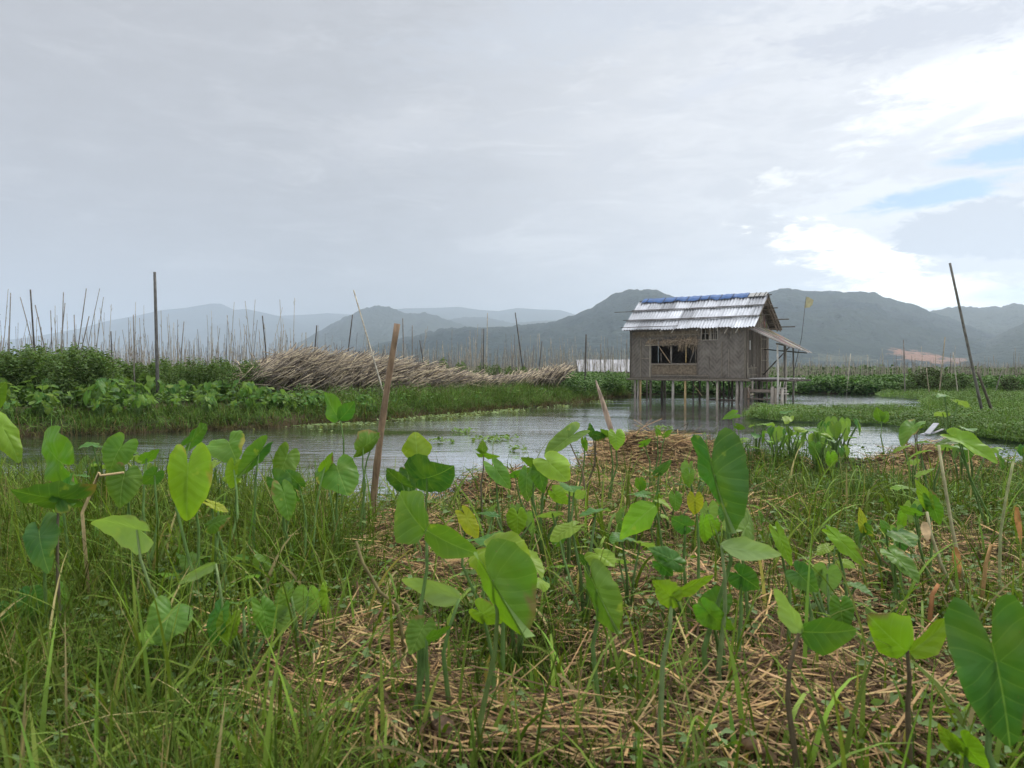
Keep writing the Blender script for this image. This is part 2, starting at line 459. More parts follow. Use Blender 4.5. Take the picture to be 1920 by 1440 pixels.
hills('hills', [(-400,688),(-100,650),(60,632),(150,616),(200,602),(260,591),(300,582),(350,577),(395,569),(415,569),(440,581),(462,579),(500,587),(540,597),
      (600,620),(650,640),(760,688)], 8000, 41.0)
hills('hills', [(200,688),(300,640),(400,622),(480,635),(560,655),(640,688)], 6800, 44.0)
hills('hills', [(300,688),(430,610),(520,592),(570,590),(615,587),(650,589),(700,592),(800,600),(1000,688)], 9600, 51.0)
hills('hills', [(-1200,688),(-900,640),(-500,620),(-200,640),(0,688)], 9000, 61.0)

# water sheet
def sheet(name, xs, ys, z, mat):
    X, Y = np.meshgrid(xs, ys); V = np.stack([X, Y, np.full_like(X, z)], -1).reshape(-1, 3)
    r, c_ = X.shape; i = np.arange(r * c_).reshape(r, c_)
    Fq = np.stack([i[:-1, :-1], i[:-1, 1:], i[1:, 1:], i[1:, :-1]], -1).reshape(-1, 4)
    return tag(mesh_obj(name, V, Fq, mat), kind='structure')
gx = np.concatenate([[-14500, -3000, -600, -120], np.linspace(-60, 60, 13), [120, 600, 3000, 14500]])
gy = np.concatenate([[-14500, -3000, -600, -60, -20], np.linspace(0, 80, 11), [200, 600, 3000, 14500]])
sheet('water', gx, gy, 0.0, M_water)

# haze
m = bpy.data.materials.new('haze_air'); m.use_nodes = True; M_haze = m
nt = m.node_tree; nt.nodes.clear()
pvn = nt.nodes.new('ShaderNodeVolumePrincipled'); mo = nt.nodes.new('ShaderNodeOutputMaterial')
nt.links.new(pvn.outputs[0], mo.inputs['Volume'])
pvn.inputs['Color'].default_value = (0.72, 0.84, 0.97, 1); pvn.inputs['Density'].default_value = 0.000172; pvn.inputs['Anisotropy'].default_value = 0.55
mb = MB(); mb.box((-15000, -15000, -2.0), (15000, 17000, 690))
tag(mb.build('haze', M_haze), kind='stuff')

# ------------------------------------------------------------------ land
EU = [-3000,-300, 0, 200, 700, 900, 1040, 1150, 1350, 1500, 1700, 1920, 2300, 5000]
EY = [8.5, 7.2, 7.0, 6.6, 6.2, 6.2, 7.0, 8.2, 8.6, 8.9, 8.3, 8.8, 9.4, 11]
def edgeY(X, Y):
    u = 960 + F * X / np.maximum(Y, 0.8)
    return np.interp(u, EU, EY) + 0.25 * (fbm(X * 1.1 + 5, Y * 0 + 2.2, 3) - 0.5)
MOUNDS = [(1215, 7.6, 0.80, 0.45, 0.29), (940, 6.0, 0.5, 0.35, 0.15), (1765, 7.5, 0.5, 0.35, 0.17), (1560, 7.6, 0.8, 0.5, 0.08),
          (1000, 4.6, 0.9, 0.5, 0.06), (1500, 5.4, 1.2, 0.7, 0.07), (250, 4.5, 1.2, 0.9, 0.06)]
def landz(X, Y):
    X = np.asarray(X, float); Y = np.asarray(Y, float)
    e = edgeY(X, Y)
    s_ = np.clip((e - Y) / 0.45 + 0.35, 0, 1); s_ = s_ * s_ * (3 - 2 * s_)
    z_ = 0.26 + 0.10 * (fbm(X * 0.9, Y * 0.9 + 9, 4) - 0.5) + 0.05 * (fbm(X * 4, Y * 4, 3) - 0.5)
    for (u, my, rx, ry, h_) in MOUNDS:
        mx_ = (u - 960) / F * my
        z_ = z_ + h_ * np.exp(-((X - mx_) / rx) ** 2 - ((Y - my) / ry) ** 2)
    return -0.45 + (z_ + 0.45) * s_
def grid_land(name, xs, ys, fn, mat):
    X, Y = np.meshgrid(xs, ys); Z = fn(X, Y)
    V = np.stack([X, Y, Z], -1).reshape(-1, 3)
    r, c_ = X.shape; i = np.arange(r * c_).reshape(r, c_)
    Fq = np.stack([i[:-1, :-1], i[:-1, 1:], i[1:, 1:], i[1:, :-1]], -1).reshape(-1, 4)
    return tag(mesh_obj(name, V, Fq, mat, None, None, True), kind='structure')
grid_land('ground', np.linspace(-14, 14, 330), np.linspace(-6, 12, 220), landz, M_soil)

# land across the water: polygons by their waterline
def gp(u, v): p = G(u, v, 0.0); return (p.x, p.y)
LEFT = [gp(-700, 846), gp(-200, 826), gp(0, 821), gp(120, 818), gp(250, 812), gp(400, 806), gp(520, 802), gp(640, 794), gp(760, 784), gp(850, 777),
        gp(930, 769), gp(1010, 763), gp(1070, 757), gp(1115, 751), gp(1135, 746), gp(1180, 744)] 
LEFT = LEFT + [(5.5, 40), (5.5, 60), (-60, 60), (-60, 17)]
BACK = [gp(1100, 742), gp(1250, 740), gp(1420, 740), gp(1520, 738), gp(1640, 740), gp(1760, 739), gp(2000, 739), gp(2600, 739), (400, 60), (900, 900), (-900, 900), (-60, 55), (-5, 45)]
MATP = [gp(1640, 741), gp(1655, 746), gp(1690, 748), gp(1735, 752), gp(1722, 757), gp(1742, 764), gp(1752, 772), gp(1700, 774), gp(1620, 773), gp(1560, 775), gp(1480, 772), gp(1400, 776),
        gp(1385, 785), gp(1440, 791), gp(1500, 793), gp(1590, 796), gp(1650, 798), gp(1700, 803), gp(1760, 810), gp(1800, 817), gp(1860, 827), gp(1920, 835), gp(2100, 848), gp(2600, 850),
        (40, 37.9), (20, 37.9)]
POOL = [gp(1748, 754), gp(1800, 754), gp(1815, 758), gp(1790, 762), gp(1745, 760)]
def polydist(X, Y, poly):
    d = np.full(X.shape, 1e9); n = len(poly)
    for i in range(n):
        x0, y0 = poly[i]; x1, y1 = poly[(i+1) % n]; dx, dy = x1-x0, y1-y0; L2 = dx*dx+dy*dy + 1e-9
        t = np.clip(((X-x0)*dx+(Y-y0)*dy)/L2, 0, 1)
        d = np.minimum(d, np.hypot(X-x0-t*dx, Y-y0-t*dy))
    return np.where(inpoly(X, Y, poly), d, -d)
def wob(X, Y, a): return a * (fbm(X * 0.9 + 3, Y * 0.9 + 8, 4) - 0.5) * 2
def leftz(X, Y):
    d = polydist(X, Y, LEFT) + wob(X, Y, 0.22)
    return np.where(d < 0, -0.5, 0.0) + np.clip(d / 0.35, 0, 1) * 0.22 + np.clip((d - 0.3) / 1.6, 0, 1) * 0.25 - 0.04 + 0.1 * (fbm(X*2, Y*2) - .5)
def matz(X, Y):
    d = np.minimum(polydist(X, Y, MATP), -polydist(X, Y, POOL)) + wob(X, Y, 0.30)
    return np.where(d < 0, -0.4, 0) + np.clip(d / 0.5, 0, 1) * 0.10 - 0.03 + 0.05 * (fbm(X*3, Y*3) - .5)
grid_land('bank', np.linspace(-32, 6, 300), np.linspace(12, 60, 340), leftz, M_bank)
grid_land('floating_bed', np.linspace(4, 42, 300), np.linspace(10, 39, 240), matz, M_mat)
def backz(X, Y):
    d = polydist(X, Y, BACK) + wob(X, Y, 0.3)
    return np.where(d < 0, -0.5, 0) + np.clip(d / 0.8, 0, 1) * 0.22 - 0.05 + 0.08 * (fbm(X*.5, Y*.5) - .5)
xs = np.concatenate([np.linspace(-900, -60, 12), np.linspace(-50, 60, 230), np.linspace(70, 900, 12)])
ys = np.concatenate([np.linspace(36, 60, 70), np.linspace(62, 120, 20), np.linspace(140, 900, 12)])
grid_land('field', xs, ys, backz, M_bank)

# ------------------------------------------------------------------ scatter helpers (numpy)
rng = np.random.RandomState(5)
def blades(name, B, H, W, lean, az_, col, mat, seg=4, curl=1.0, flat=0.0):
    """B n×3 base points; each blade one curved tapering ribbon"""
    n = len(B); ts = np.linspace(0, 1, seg + 1)
    dx, dy = np.cos(az_), np.sin(az_)
    V = np.zeros((n, (seg + 1) * 2, 3), np.float32)
    sx, sy = -dy, dx
    tw = rng.uniform(-0.6, 0.6, n)
    for k, t in enumerate(ts):
        ang = lean * (0.25 + curl * t * 1.0)
        hor = H * t * np.sin(np.clip(ang, 0, 2.4)); ver = H * t * np.cos(np.clip(ang, 0, 2.4))
        c_ = B + np.stack([dx * hor, dy * hor, ver], -1)
        wd = W * (1 - t ** 1.8) * 0.5 + W * 0.03
        ws = np.stack([sx * wd, sy * wd, wd * tw], -1)
        V[:, 2*k] = c_ - ws; V[:, 2*k+1] = c_ + ws
    i = np.arange(n)[:, None, None] * (seg + 1) * 2
    q = np.array([[2*k, 2*k+1, 2*k+3, 2*k+2] for k in range(seg)])[None]
    Fq = (i + q).reshape(-1, 4)
    C = np.repeat(col[:, None, :], (seg + 1) * 2, 1).reshape(-1, 3)
    o = mesh_obj(name, V.reshape(-1, 3), Fq, mat, C, None, True)
    return o
def leaf_arrays(Pn, size, asp=0.6, up=0.4, fold=0.25):
    """small folded leaves at points; returns V, F"""
    n = len(Pn)
    d = rng.normal(size=(n, 3)); d[:, 2] = np.abs(d[:, 2]) * 0.3 - 0.15; d /= np.linalg.norm(d, axis=1)[:, None]
    nr = rng.normal(size=(n, 3)); nr[:, 2] = np.abs(nr[:, 2]) + up
    nr -= d * np.sum(nr * d, 1)[:, None]; nr /= np.linalg.norm(nr, axis=1)[:, None]
    s_ = np.cross(d, nr); sz = size[:, None]
    a = Pn; t = Pn + d * sz
    mid = Pn + d * sz * 0.45 + nr * sz * fold * 0.4
    l = mid - s_ * sz * asp * 0.5; r = mid + s_ * sz * asp * 0.5
    mm = Pn + d * sz * 0.5 - nr * sz * fold * 0.2
    V = np.stack([a, l, t, r], 1).reshape(-1, 3)
    i = np.arange(n)[:, None] * 4
    Fq = np.concatenate([i + np.array([[0, 1, 2]]), i + np.array([[0, 2, 3]])], 0)
    return V, Fq
def tint(base, n, v=0.25, hue=0.12, alt=None, pa=0.0):
    b_ = np.array(base)[None] * (1 + rng.uniform(-v, v, (n, 1)))
    b_ = b_ * (1 + rng.uniform(-hue, hue, (n, 3)))
    if alt is not None:
        k = rng.rand(n) < pa; b_[k] = np.array(alt)[None] * (1 + rng.uniform(-v, v, (k.sum(), 1)))
    return np.clip(b_, 0.003, 1)

# zones of straw in the foreground, by where they lie on the ground
SZ = [(1050,1400,420,100,.72),(1250,1260,260,70,.7),(640,1300,240,120,1.0),(1560,1340,420,130,1.0),(1060,965,190,60,.8),(940,930,110,40,.9),(1210,890,190,50,1.1),(760,1050,110,90,.9),(1430,1110,380,80,.7),
      (1770,905,120,35,.9),(20,965,80,40,.8),(1340,990,190,60,.7),(1150,1200,200,120,.5),(1780,1080,180,70,.7)]
def straw_w(X, Y):
    u = 960 + F * X / Y; v = HOR + (CAMZ - 0.28) * F / Y
    s_ = np.zeros_like(X)
    for (a, b_, ra, rb, k) in SZ: s_ = np.maximum(s_, k * np.exp(-((u-a)/ra)**2 - ((v-b_)/rb)**2))
    return np.clip(s_ + 0.5 * (fbm(X * 2.2, Y * 2.2, 3) - 0.5), 0, 1)
def ground_pts(n, y0=1.1, y1=9.2, pw=1.0):
    Y = y0 + (y1 - y0) * rng.rand(n) ** pw
    X = (rng.rand(n) * 2 - 1) * (0.72 * Y + 0.7)
    ok = Y < edgeY(X, Y) + 0.05
    return X[ok], Y[ok]
# grass
X, Y = ground_pts(260000, pw=1.2)
sw = straw_w(X, Y); u = 960 + F * X / Y
clump = fbm(X * 3.0 + 40, Y * 3.0, 3)
dens = (1 - 0.74 * sw) * np.clip(0.15 + 1.6 * (clump - 0.28), 0.05, 1) * np.where((u > 700) & (u < 1300) & (Y < 6.5), 0.7, 1) * np.where((u > 1200) & (Y < 3.4), 0.6, 1)
k = rng.rand(len(X)) < dens; X, Y, clump = X[k], Y[k], clump[k]; n = len(X); u = u[k]
hgt = (0.10 + 0.26 * rng.rand(n) ** 1.3) * (0.75 + 0.5 * clump) * np.where(u < 640, 1.15 + .25 * ((Y > 3) & (Y < 5.5)), 0.85) * np.where(u > 1500, np.clip((edgeY(X, Y) - Y) / 2.4, .14, 1), 1) * np.where((Y < 2.7) & (u > 640), .7, 1)
wd = 0.0028 + 0.0045 * rng.rand(n) ** 2 + 0.004 * (rng.rand(n) < 0.08)
colr = tint((0.088, 0.132, 0.020), n, 0.62, 0.18, (0.22, 0.17, 0.07), 0.07)
patch_ = fbm(X * 0.8 + 3, Y * 0.8 + 60, 3)[:, None]
colr = colr * (0.8 + 0.5 * patch_) * np.array([1 , 1, 1])
B = np.stack([X, Y, landz(X, Y) - 0.01], -1)
g = blades('grass', B, hgt, wd, rng.uniform(0.1, 1.25, n), rng.uniform(0, 6.283, n), colr, M_grass, 4, 1.1)
tag(g, kind='stuff')
# long arching blades, mostly left
X, Y = ground_pts(9500, 1.5, 6.8)
u = 960 + F * X / Y
k = rng.rand(len(X)) < np.where(u < 640, 1.0, 0.35) * (1 - 0.7 * straw_w(X, Y)); X, Y = X[k], Y[k]; n = len(X)
g = blades('long_grass', np.stack([X, Y, landz(X, Y)], -1), rng.uniform(0.24, 0.52, n), rng.uniform(0.005, 0.015, n), rng.uniform(0.15, 1.1, n),
           rng.uniform(0, 6.283, n), tint((0.125, 0.185, 0.030), n, 0.5, 0.12, (0.32, 0.27, 0.12), 0.05), M_grass, 7, 1.2)
tag(g, kind='stuff')
# tall tufts on the right bank and the water's edge
X, Y = ground_pts(30000, 5.2, 9.2)
u = 960 + F * X / Y; e = edgeY(X, Y)
k = rng.rand(len(X)) < (np.where(u > 1330, 0.9, 0.25) * np.clip(fbm(X*2, Y*2, 3) * 2.4 - 0.6, 0, 1) * (1 - 0.8 * straw_w(X, Y)))
X, Y = X[k], Y[k]; n = len(X)
g = blades('grass', np.stack([X, Y, landz(X, Y)], -1), rng.uniform(0.15, 0.40, n) * np.where(960 + F * X / Y > 1540, np.clip((edgeY(X, Y) - Y) / 2.6, .14, 1), 1), rng.uniform(0.004, 0.009, n), rng.uniform(0.1, 1.1, n),
           rng.uniform(0, 6.283, n), tint((0.075, 0.13, 0.032), n, 0.35, 0.15, (0.2, 0.18, 0.08), 0.08), M_grass, 5, 1.1)
tag(g, kind='stuff')
n = 420; Y = rng.uniform(1.75, 2.6, n); u = rng.uniform(640, 1750, n); X = (u - 960) / F * Y
g = blades('green_shoots', np.stack([X, Y, landz(X, Y)], -1), rng.uniform(0.08, 0.24, n), rng.uniform(0.009, 0.018, n), rng.uniform(0.0, 0.5, n),
           rng.uniform(0, 6.283, n), tint((0.13, 0.20, 0.035), n, 0.3, 0.12, (0.30, 0.24, 0.08), 0.15), M_grass, 6, 0.9)
tag(g, kind='stuff')
# straw
def straws(name, X, Y, L0, L1, W0, W1, base, dz, mat=M_straw, pitch=0.25, alt=None, pa=0.0, azc=None):
    n = len(X); z0 = landz(X, Y) + dz
    L = rng.uniform(L0, L1, n); a = rng.uniform(0, 6.283, n) if azc is None else azc + rng.normal(0, .28, n); p = rng.normal(0, pitch, n)
    d = np.stack([np.cos(a) * np.cos(p), np.sin(a) * np.cos(p), np.sin(p)], -1)
    s_ = np.stack([-np.sin(a), np.cos(a), np.zeros(n)], -1); up = np.cross(d, s_)
    C0 = np.stack([X, Y, z0], -1) + np.stack([0*X, 0*X, np.abs(np.sin(p)) * L * 0.45], -1)
    W = rng.uniform(W0, W1, n); bend = rng.uniform(-0.2, 0.2, n)[:, None] * L[:, None] * s_ - np.array([[0, 0, 1]]) * (L * rng.uniform(0, 0.10, n))[:, None]
    V = np.zeros((n, 9, 3), np.float32)
    for k, t in enumerate((-0.5, 0.0, 0.5)):
        c_ = C0 + d * (L * t)[:, None] + bend * (abs(t) * 2) ** 2
        V[:, 3*k] = c_ - s_ * W[:, None] / 2; V[:, 3*k+1] = c_ + up * W[:, None] * 0.45; V[:, 3*k+2] = c_ + s_ * W[:, None] / 2
    i = np.arange(n)[:, None, None] * 9
    q = np.array([[0,1,4,3],[1,2,5,4],[3,4,7,6],[4,5,8,7]])[None]
    C = np.repeat(tint(base, n, 0.35, 0.1, alt, pa)[:, None], 9, 1).reshape(-1, 3)
    return mesh_obj(name, V.reshape(-1, 3), (i + q).reshape(-1, 4), mat, C)
X, Y = ground_pts(130000, 1.3, 9.2, 1.0)
sw = straw_w(X, Y)
k = rng.rand(len(X)) < np.clip(sw * 1.15 - 0.12, 0.05, 1) ; X, Y = X[k], Y[k]
o = straws('straw', X, Y, 0.06, 0.34, 0.0025, 0.006, (0.36, 0.245, 0.115), rng.uniform(0, 0.06, len(X)) ** 1.0, alt=(0.075, 0.050, 0.028), pa=0.55)
tag(o, kind='stuff')
# matted bunches of straw
X, Y = ground_pts(11000, 1.5, 9.0); sw = straw_w(X, Y); k = rng.rand(len(X)) < np.clip(sw * 1.7 - 0.6, 0, 1) * 0.8; X, Y = X[k], Y[k]
ex_u = np.array([1150, 1190, 1230, 1270, 1310, 1215, 1180, 1260, 900, 930, 960, 1730, 1790]); ex_y = np.array([7.6, 7.5, 7.6, 7.7, 7.8, 7.2, 7.0, 7.3, 6.0, 5.9, 6.0, 7.4, 7.6])
for _ in range(4):
    X = np.concatenate([X, (ex_u + rng.normal(0, 14, 13) - 960) / F * ex_y]); Y = np.concatenate([Y, ex_y + rng.normal(0, .12, 13)])
nb_ = len(X); per = 34; k = np.repeat(np.arange(nb_), per); az0 = rng.uniform(0, 6.283, nb_)[k]; m_ = len(k)
off = rng.normal(0, .055, (m_, 2)); hb = (rng.uniform(.03, .10, nb_))[k]
Xs, Ys = X[k] + off[:, 0], Y[k] + off[:, 1]
o = straws('straw', Xs, Ys, .10, .40, .003, .0085, (0.39, 0.27, 0.125), hb * np.exp(-(off ** 2).sum(1) / .006) + rng.uniform(0, .012, m_), alt=(0.10, 0.064, 0.036), pa=0.5, azc=az0, pitch=.16)
tag(o, kind='stuff')
# small weeds close to the soil
X, Y = ground_pts(5200, 1.4, 8.8); k = rng.rand(len(X)) < (1 - .75 * straw_w(X, Y)) * np.clip(fbm(X * 1.7 + 9, Y * 1.7, 3) * 3 - .9, 0, 1); X, Y = X[k], Y[k]
n = len(X); kk = np.repeat(np.arange(n), 12); m_ = len(kk)
Pn = np.stack([X[kk] + rng.normal(0, .05, m_), Y[kk] + rng.normal(0, .05, m_), landz(X, Y)[kk] + rng.uniform(.01, .17, m_)], -1)
Vv, Ff = leaf_arrays(Pn, rng.uniform(.018, .045, m_), .55, .5, .3)
o = mesh_obj('weeds', Vv, Ff, M_farleaf, np.repeat(tint((0.07, 0.125, 0.026), m_, .4, .12, (.11, .17, .03), .3), 4, 0)); tag(o, kind='stuff')
# dead leaves and litter
X, Y = ground_pts(42000, 1.3, 9.0)
k = rng.rand(len(X)) < np.clip(0.15 + 0.7 * straw_w(X, Y), 0, 1); X, Y = X[k], Y[k]; n = len(X)
Vv, Ff = leaf_arrays(np.stack([X, Y, landz(X, Y) + 0.012], -1), np.where(rng.rand(n) < .05, rng.uniform(.08, .15, n), rng.uniform(0.02, 0.07, n)), 0.7, 1.0, 0.9)
o = mesh_obj('leaf_litter', Vv, Ff, M_litter, np.repeat(tint((0.075, 0.046, 0.028), n, 0.6, 0.1, (0.30, 0.22, 0.14), 0.18), 4, 0)); tag(o, kind='stuff')

# ------------------------------------------------------------------ plants across the water
def scatter_in(poly, n, box, dmin, dmax, fn=None):
    X = rng.uniform(box[0], box[1], n); Y = rng.uniform(box[2], box[3], n)
    d = polydist(X, Y, poly)
    k = (d > dmin) & (d < dmax)
    if fn is not None: k &= fn(X, Y, d)
    return X[k], Y[k], d[k]
# grassy lower fringe of the left bank
X, Y, d = scatter_in(LEFT, 900000, (-20, 5, 13, 38), -0.6, 1.3, lambda X, Y, d: True)
d = d + wob(X, Y, 0.22)
k = (d > -0.06) & (d < 1.3); X, Y, d = X[k], Y[k], d[k]
dn = np.clip(fbm(X * 1.3, Y * 1.3, 3) * 2.2 - 0.3, 0.3, 1); k = rng.rand(len(X)) < dn * 0.95
X, Y, d = X[k], Y[k], d[k]; n = len(X); u = 960 + F * X / Y
feather = np.clip((u - 520) / 100, 0, 1)
hg = rng.uniform(0.12, 0.34, n) * (1 + 1.0 * feather * np.clip(d, 0, 1))
cl = tint((0.095, 0.155, 0.036), n, 0.5, 0.12, (0.15, 0.12, 0.06), 0.07)
cl[d < 0.12] = tint((0.09, 0.075, 0.035), int((d < 0.12).sum()), 0.4)
g = blades('bank_grass', np.stack([X, Y, leftz(X, Y) - 0.02], -1), hg, rng.uniform(0.008, 0.02, n), rng.uniform(0.2, 1.3, n), rng.uniform(0, 6.283, n), cl, M_grass, 3, 1.1)
tag(g, kind='stuff')
# leafy weeds covering the bank
def weeds(name, X, Y, z0, H, size, base, alt, pa, per=26, mat=M_farleaf, spread=0.35, up=0.3):
    n = len(X)
    k = np.repeat(np.arange(n), per); m_ = len(k)
    t = rng.rand(m_) ** 0.6
    sp = spread * (0.5 + 0.8 * t)
    Pn = np.stack([X[k] + rng.normal(0, 1, m_) * sp * H[k], Y[k] + rng.normal(0, 1, m_) * sp * H[k], z0[k] + t * H[k]], -1)
    V, Fq = leaf_arrays(Pn, rng.uniform(0.6, 1.3, m_) * size, 0.62, up, 0.4)
    pc = tint(base, n, 0.25, 0.1, alt, pa)[k]
    C = np.repeat(np.clip(pc * (1 + rng.uniform(-0.3, 0.3, (m_, 1))), 0.004, 1), 4, 0)
    return tag(mesh_obj(name, V, Fq, mat, C), kind='stuff')
X, Y, d = scatter_in(LEFT, 9000, (-26, 6, 12, 44), 0.5, 5.0)
u = 960 + F * X / Y; k = (rng.rand(len(X)) < 0.6); X, Y, d, u = X[k], Y[k], d[k], u[k]
Hh = rng.uniform(0.20, 0.42, len(X)) * np.where(u > 520, 1.0, 1.1)
weeds('weeds', X, Y, leftz(X, Y), Hh, 0.06, (0.085, 0.155, 0.036), (0.12, 0.21, 0.045), 0.35)
X = (rng.uniform(1040, 1195, 1500) - 960) / F * 33; Y = rng.uniform(29.5, 38, 1500)
k = polydist(X, Y, LEFT) > 0.3; X, Y = X[k], Y[k]; Hh = rng.uniform(0.4, 0.85, len(X))
weeds('weeds', X, Y, np.full(len(X), 0.2), Hh, 0.10, (0.05, 0.095, 0.035), (0.08, 0.15, 0.045), 0.35, 26)
# dark growth behind the bank, by the hut
X, Y, d = scatter_in(BACK, 16000, (1, 36, 36, 47), 0.15, 3.5)
Hh = rng.uniform(0.35, 0.75, len(X)) * (0.7 + 0.6 * fbm(X * .6, Y * .6, 2)) * np.where(X > 9, 1.0, 1.15)
weeds('weeds', X, Y, backz(X, Y) - 0.05, Hh, 0.15, (0.045, 0.095, 0.028), (0.075, 0.15, 0.04), 0.35, 24)
# rows of low growth far out in the lake gardens
for i, yy in enumerate((50, 62, 78, 100, 135, 180)):
    n = 900 if yy < 80 else 1300
    X = rng.uniform(-0.72 * yy, 0.75 * yy, n); Y = yy + rng.normal(0, 1.2, n)
    Hh = rng.uniform(0.3, 0.9, n) * (0.6 + 0.9 * fbm(X * .15 + i, Y * .1, 3))
    weeds('weeds', X, Y, np.full(n, 0.1), Hh, 0.22 + yy * 0.003, (0.05, 0.09, 0.035), (0.08, 0.12, 0.05), 0.3, 14)
# floating plants on the right
Y = 12.5 + 25.5 * rng.rand(420000) ** 1.3; X = (rng.uniform(1370, 2080, 420000) - 960) / F * Y
d = np.minimum(polydist(X, Y, MATP), -polydist(X, Y, POOL)) + wob(X, Y, 0.30)
k = (d > 0.0) & (X < 0.75 * Y) & (rng.rand(len(X)) < np.clip(0.25 + 0.9 * fbm(X * 0.6, Y * 0.6, 3), 0, 1)); X, Y, d = X[k], Y[k], d[k]; n = len(X)
zt = 0.04 + (0.03 + 0.42 * np.clip(fbm(X * 0.8 + 4, Y * 0.8, 4) - .25, 0, 1) + .10 * vn(X * 5, Y * 5)) * np.clip(d / 0.25, 0.25, 1) * rng.rand(n) ** 0.5
V, Fq = leaf_arrays(np.stack([X, Y, zt], -1), rng.uniform(0.025, 0.065, n), 0.6, 0.5, 0.3)
o = mesh_obj('floating_plants', V, Fq, M_farleaf, np.repeat(tint((0.085, 0.145, 0.036), n, 0.4, 0.12, (0.14, 0.15, 0.05), 0.1) * (0.45 + 1.1 * fbm(X * .6, Y * .9, 4))[:, None], 4, 0)); tag(o, kind='stuff')
g = blades('mat_grass', np.stack([X, Y, np.full(n, 0.03)], -1)[::3], (rng.uniform(0.10, 0.55, n) * np.clip(fbm(X * 1.2, Y * 1.2, 3) * 2 - .45, .25, 1))[::3], rng.uniform(0.008, 0.016, n)[::3], rng.uniform(0.1, 1.0, n)[::3],
           rng.uniform(0, 6.283, n)[::3], tint((0.10, 0.165, 0.04), n, 0.35)[::3], M_grass, 3, 1.0)
tag(g, kind='stuff')
# scum and small floating leaves along the left bank
ex = np.array([G(u_, v_).to_tuple() for u_, v_ in zip(np.linspace(520, 1110, 40), np.interp(np.linspace(520, 1110, 40), [520, 640, 760, 850, 930, 1010, 1110], [803, 795, 785, 778, 770, 764, 752]))])
k = rng.randint(0, 40, 5200); off = rng.exponential(0.22, 5200)
X = ex[k, 0] + rng.normal(0, 0.35, 5200) + off * 0.5; Y = ex[k, 1] - off * 0.9
ok = rng.rand(5200) < np.clip((fbm(X * 0.9, Y * 0.9, 3) - 0.50) * 6, 0.03, 1); X, Y = X[ok], Y[ok]; n = len(X)
V, Fq = leaf_arrays(np.stack([X, Y, np.full(n, 0.012)], -1), rng.uniform(0.04, 0.10, n), 0.8, 3.0, 0.1)
o = mesh_obj('duckweed', V, Fq, M_farleaf, np.repeat(tint((0.15, 0.17, 0.055), n, 0.35, 0.1, (0.09, 0.10, 0.035), 0.5), 4, 0)); tag(o, kind='stuff')

# floating hyacinth clumps in the channel
HY = [(868, 811, 0.40, 'small pair of green floating hyacinth tufts nearest the weedy left bank'),
      (908, 827, 0.55, 'long floating raft of green hyacinth in mid channel'),
      (945, 824, 0.45, 'floating hyacinth tuft at the right end of the mid channel raft'),
      (828, 830, 0.35, 'sparse yellowish floating hyacinth left of the mid channel raft'),
      (967, 846, 0.22, 'compact upright floating hyacinth tuft alone on bright water'),
      (1242, 806, 0.4, 'floating hyacinth clump in front of the hut reflection')]
for (u, v, r_, lab) in HY:
    r_ *= .62
    c0 = G(u, v, 0.0); e_ = empty('floating_hyacinth', c0); tag(e_, lab, 'water plant', 'floating hyacinth clumps in the channel')
    n = int(90 * r_ / 0.4); a = rng.uniform(0, 6.283, n); q = r_ * rng.rand(n) ** 0.7
    Pn = np.stack([np.cos(a) * q, np.sin(a) * q * 0.8, rng.uniform(0.01, 0.07, n)], -1)
    V, Fq = leaf_arrays(Pn, rng.uniform(0.04, 0.085, n), 0.8, 0.6, 0.3)
    mesh_obj('leaves', V, Fq, M_farleaf, np.repeat(tint((0.11, 0.17, 0.035), n, 0.4), 4, 0), e_)
for (u, v, lab) in ((985, 847, 'single brown dead leaf floating right of the compact hyacinth tuft'), (1003, 845, 'small dark scrap of leaf floating farthest right of the hyacinth tuft'),
                    (966, 857, 'pale green leaf floating just below the compact hyacinth tuft'), (818, 846, 'dark leaf floating alone left of the hyacinth tufts')):
    c0 = G(u, v, 0.01); n = 3
    V, Fq = leaf_arrays(rng.normal(0, 0.02, (n, 3)) * np.array([1, 1, 0.1]), np.array([0.10, 0.07, 0.05]), 0.6, 3, 0.1)
    o = mesh_obj('floating_leaf', V, Fq, M_farleaf, np.repeat(tint((0.08, 0.06, 0.03) if 'pale' not in lab else (0.2, 0.3, 0.1), n), 4, 0)); o.location = c0
    tag(o, lab, 'leaf', 'scraps of leaf floating in the channel')

# ------------------------------------------------------------------ tomato plants on the left bank
tom = []
for vseed in range(5):
    rr = np.random.RandomState(100 + vseed); n = 1500
    e_ = empty('tomato_plant')
    t = rr.rand(n) ** 0.75; lob = rr.rand(n) * 6.283
    rad = (0.42 + 0.10 * rr.rand(n) ** 3) * np.sqrt(np.clip(1.05 - (2 * t - 0.75) ** 2 * 0.6, 0.05, 1)) * (0.75 + 0.35 * np.sin(lob * 3 + t * 7 + vseed)) * rr.rand(n) ** 0.35
    Pn = np.stack([np.cos(lob) * rad, np.sin(lob) * rad, 0.05 + t * 1.10 + 0.14 * np.sin(lob * 2 + vseed) + 0.16 * rr.rand(n) ** 4], -1)
    V, Fq = leaf_arrays(Pn, rr.uniform(0.04, 0.10, n), 0.42, 0.3, 0.6)
    f_ = mesh_obj('leaves', V, Fq, M_farleaf, np.repeat(tint((0.098, 0.155, 0.048), n, 0.5, 0.14, (0.12, 0.17, 0.055), 0.3), 4, 0), e_)
    mb = MB()
    for q in range(4):
        a = q * 1.6; mb.tube([(0, 0, 0), (0.1*math.cos(a), 0.1*math.sin(a), 0.5), (0.25*math.cos(a), 0.25*math.sin(a), 1.0)], [0.012, 0.009, 0.004], 5, (0.09, 0.12, 0.05))
    s_ = mb.build('stem', M_stalk, e_)
    tom.append((e_, [f_, s_]))
used = set()
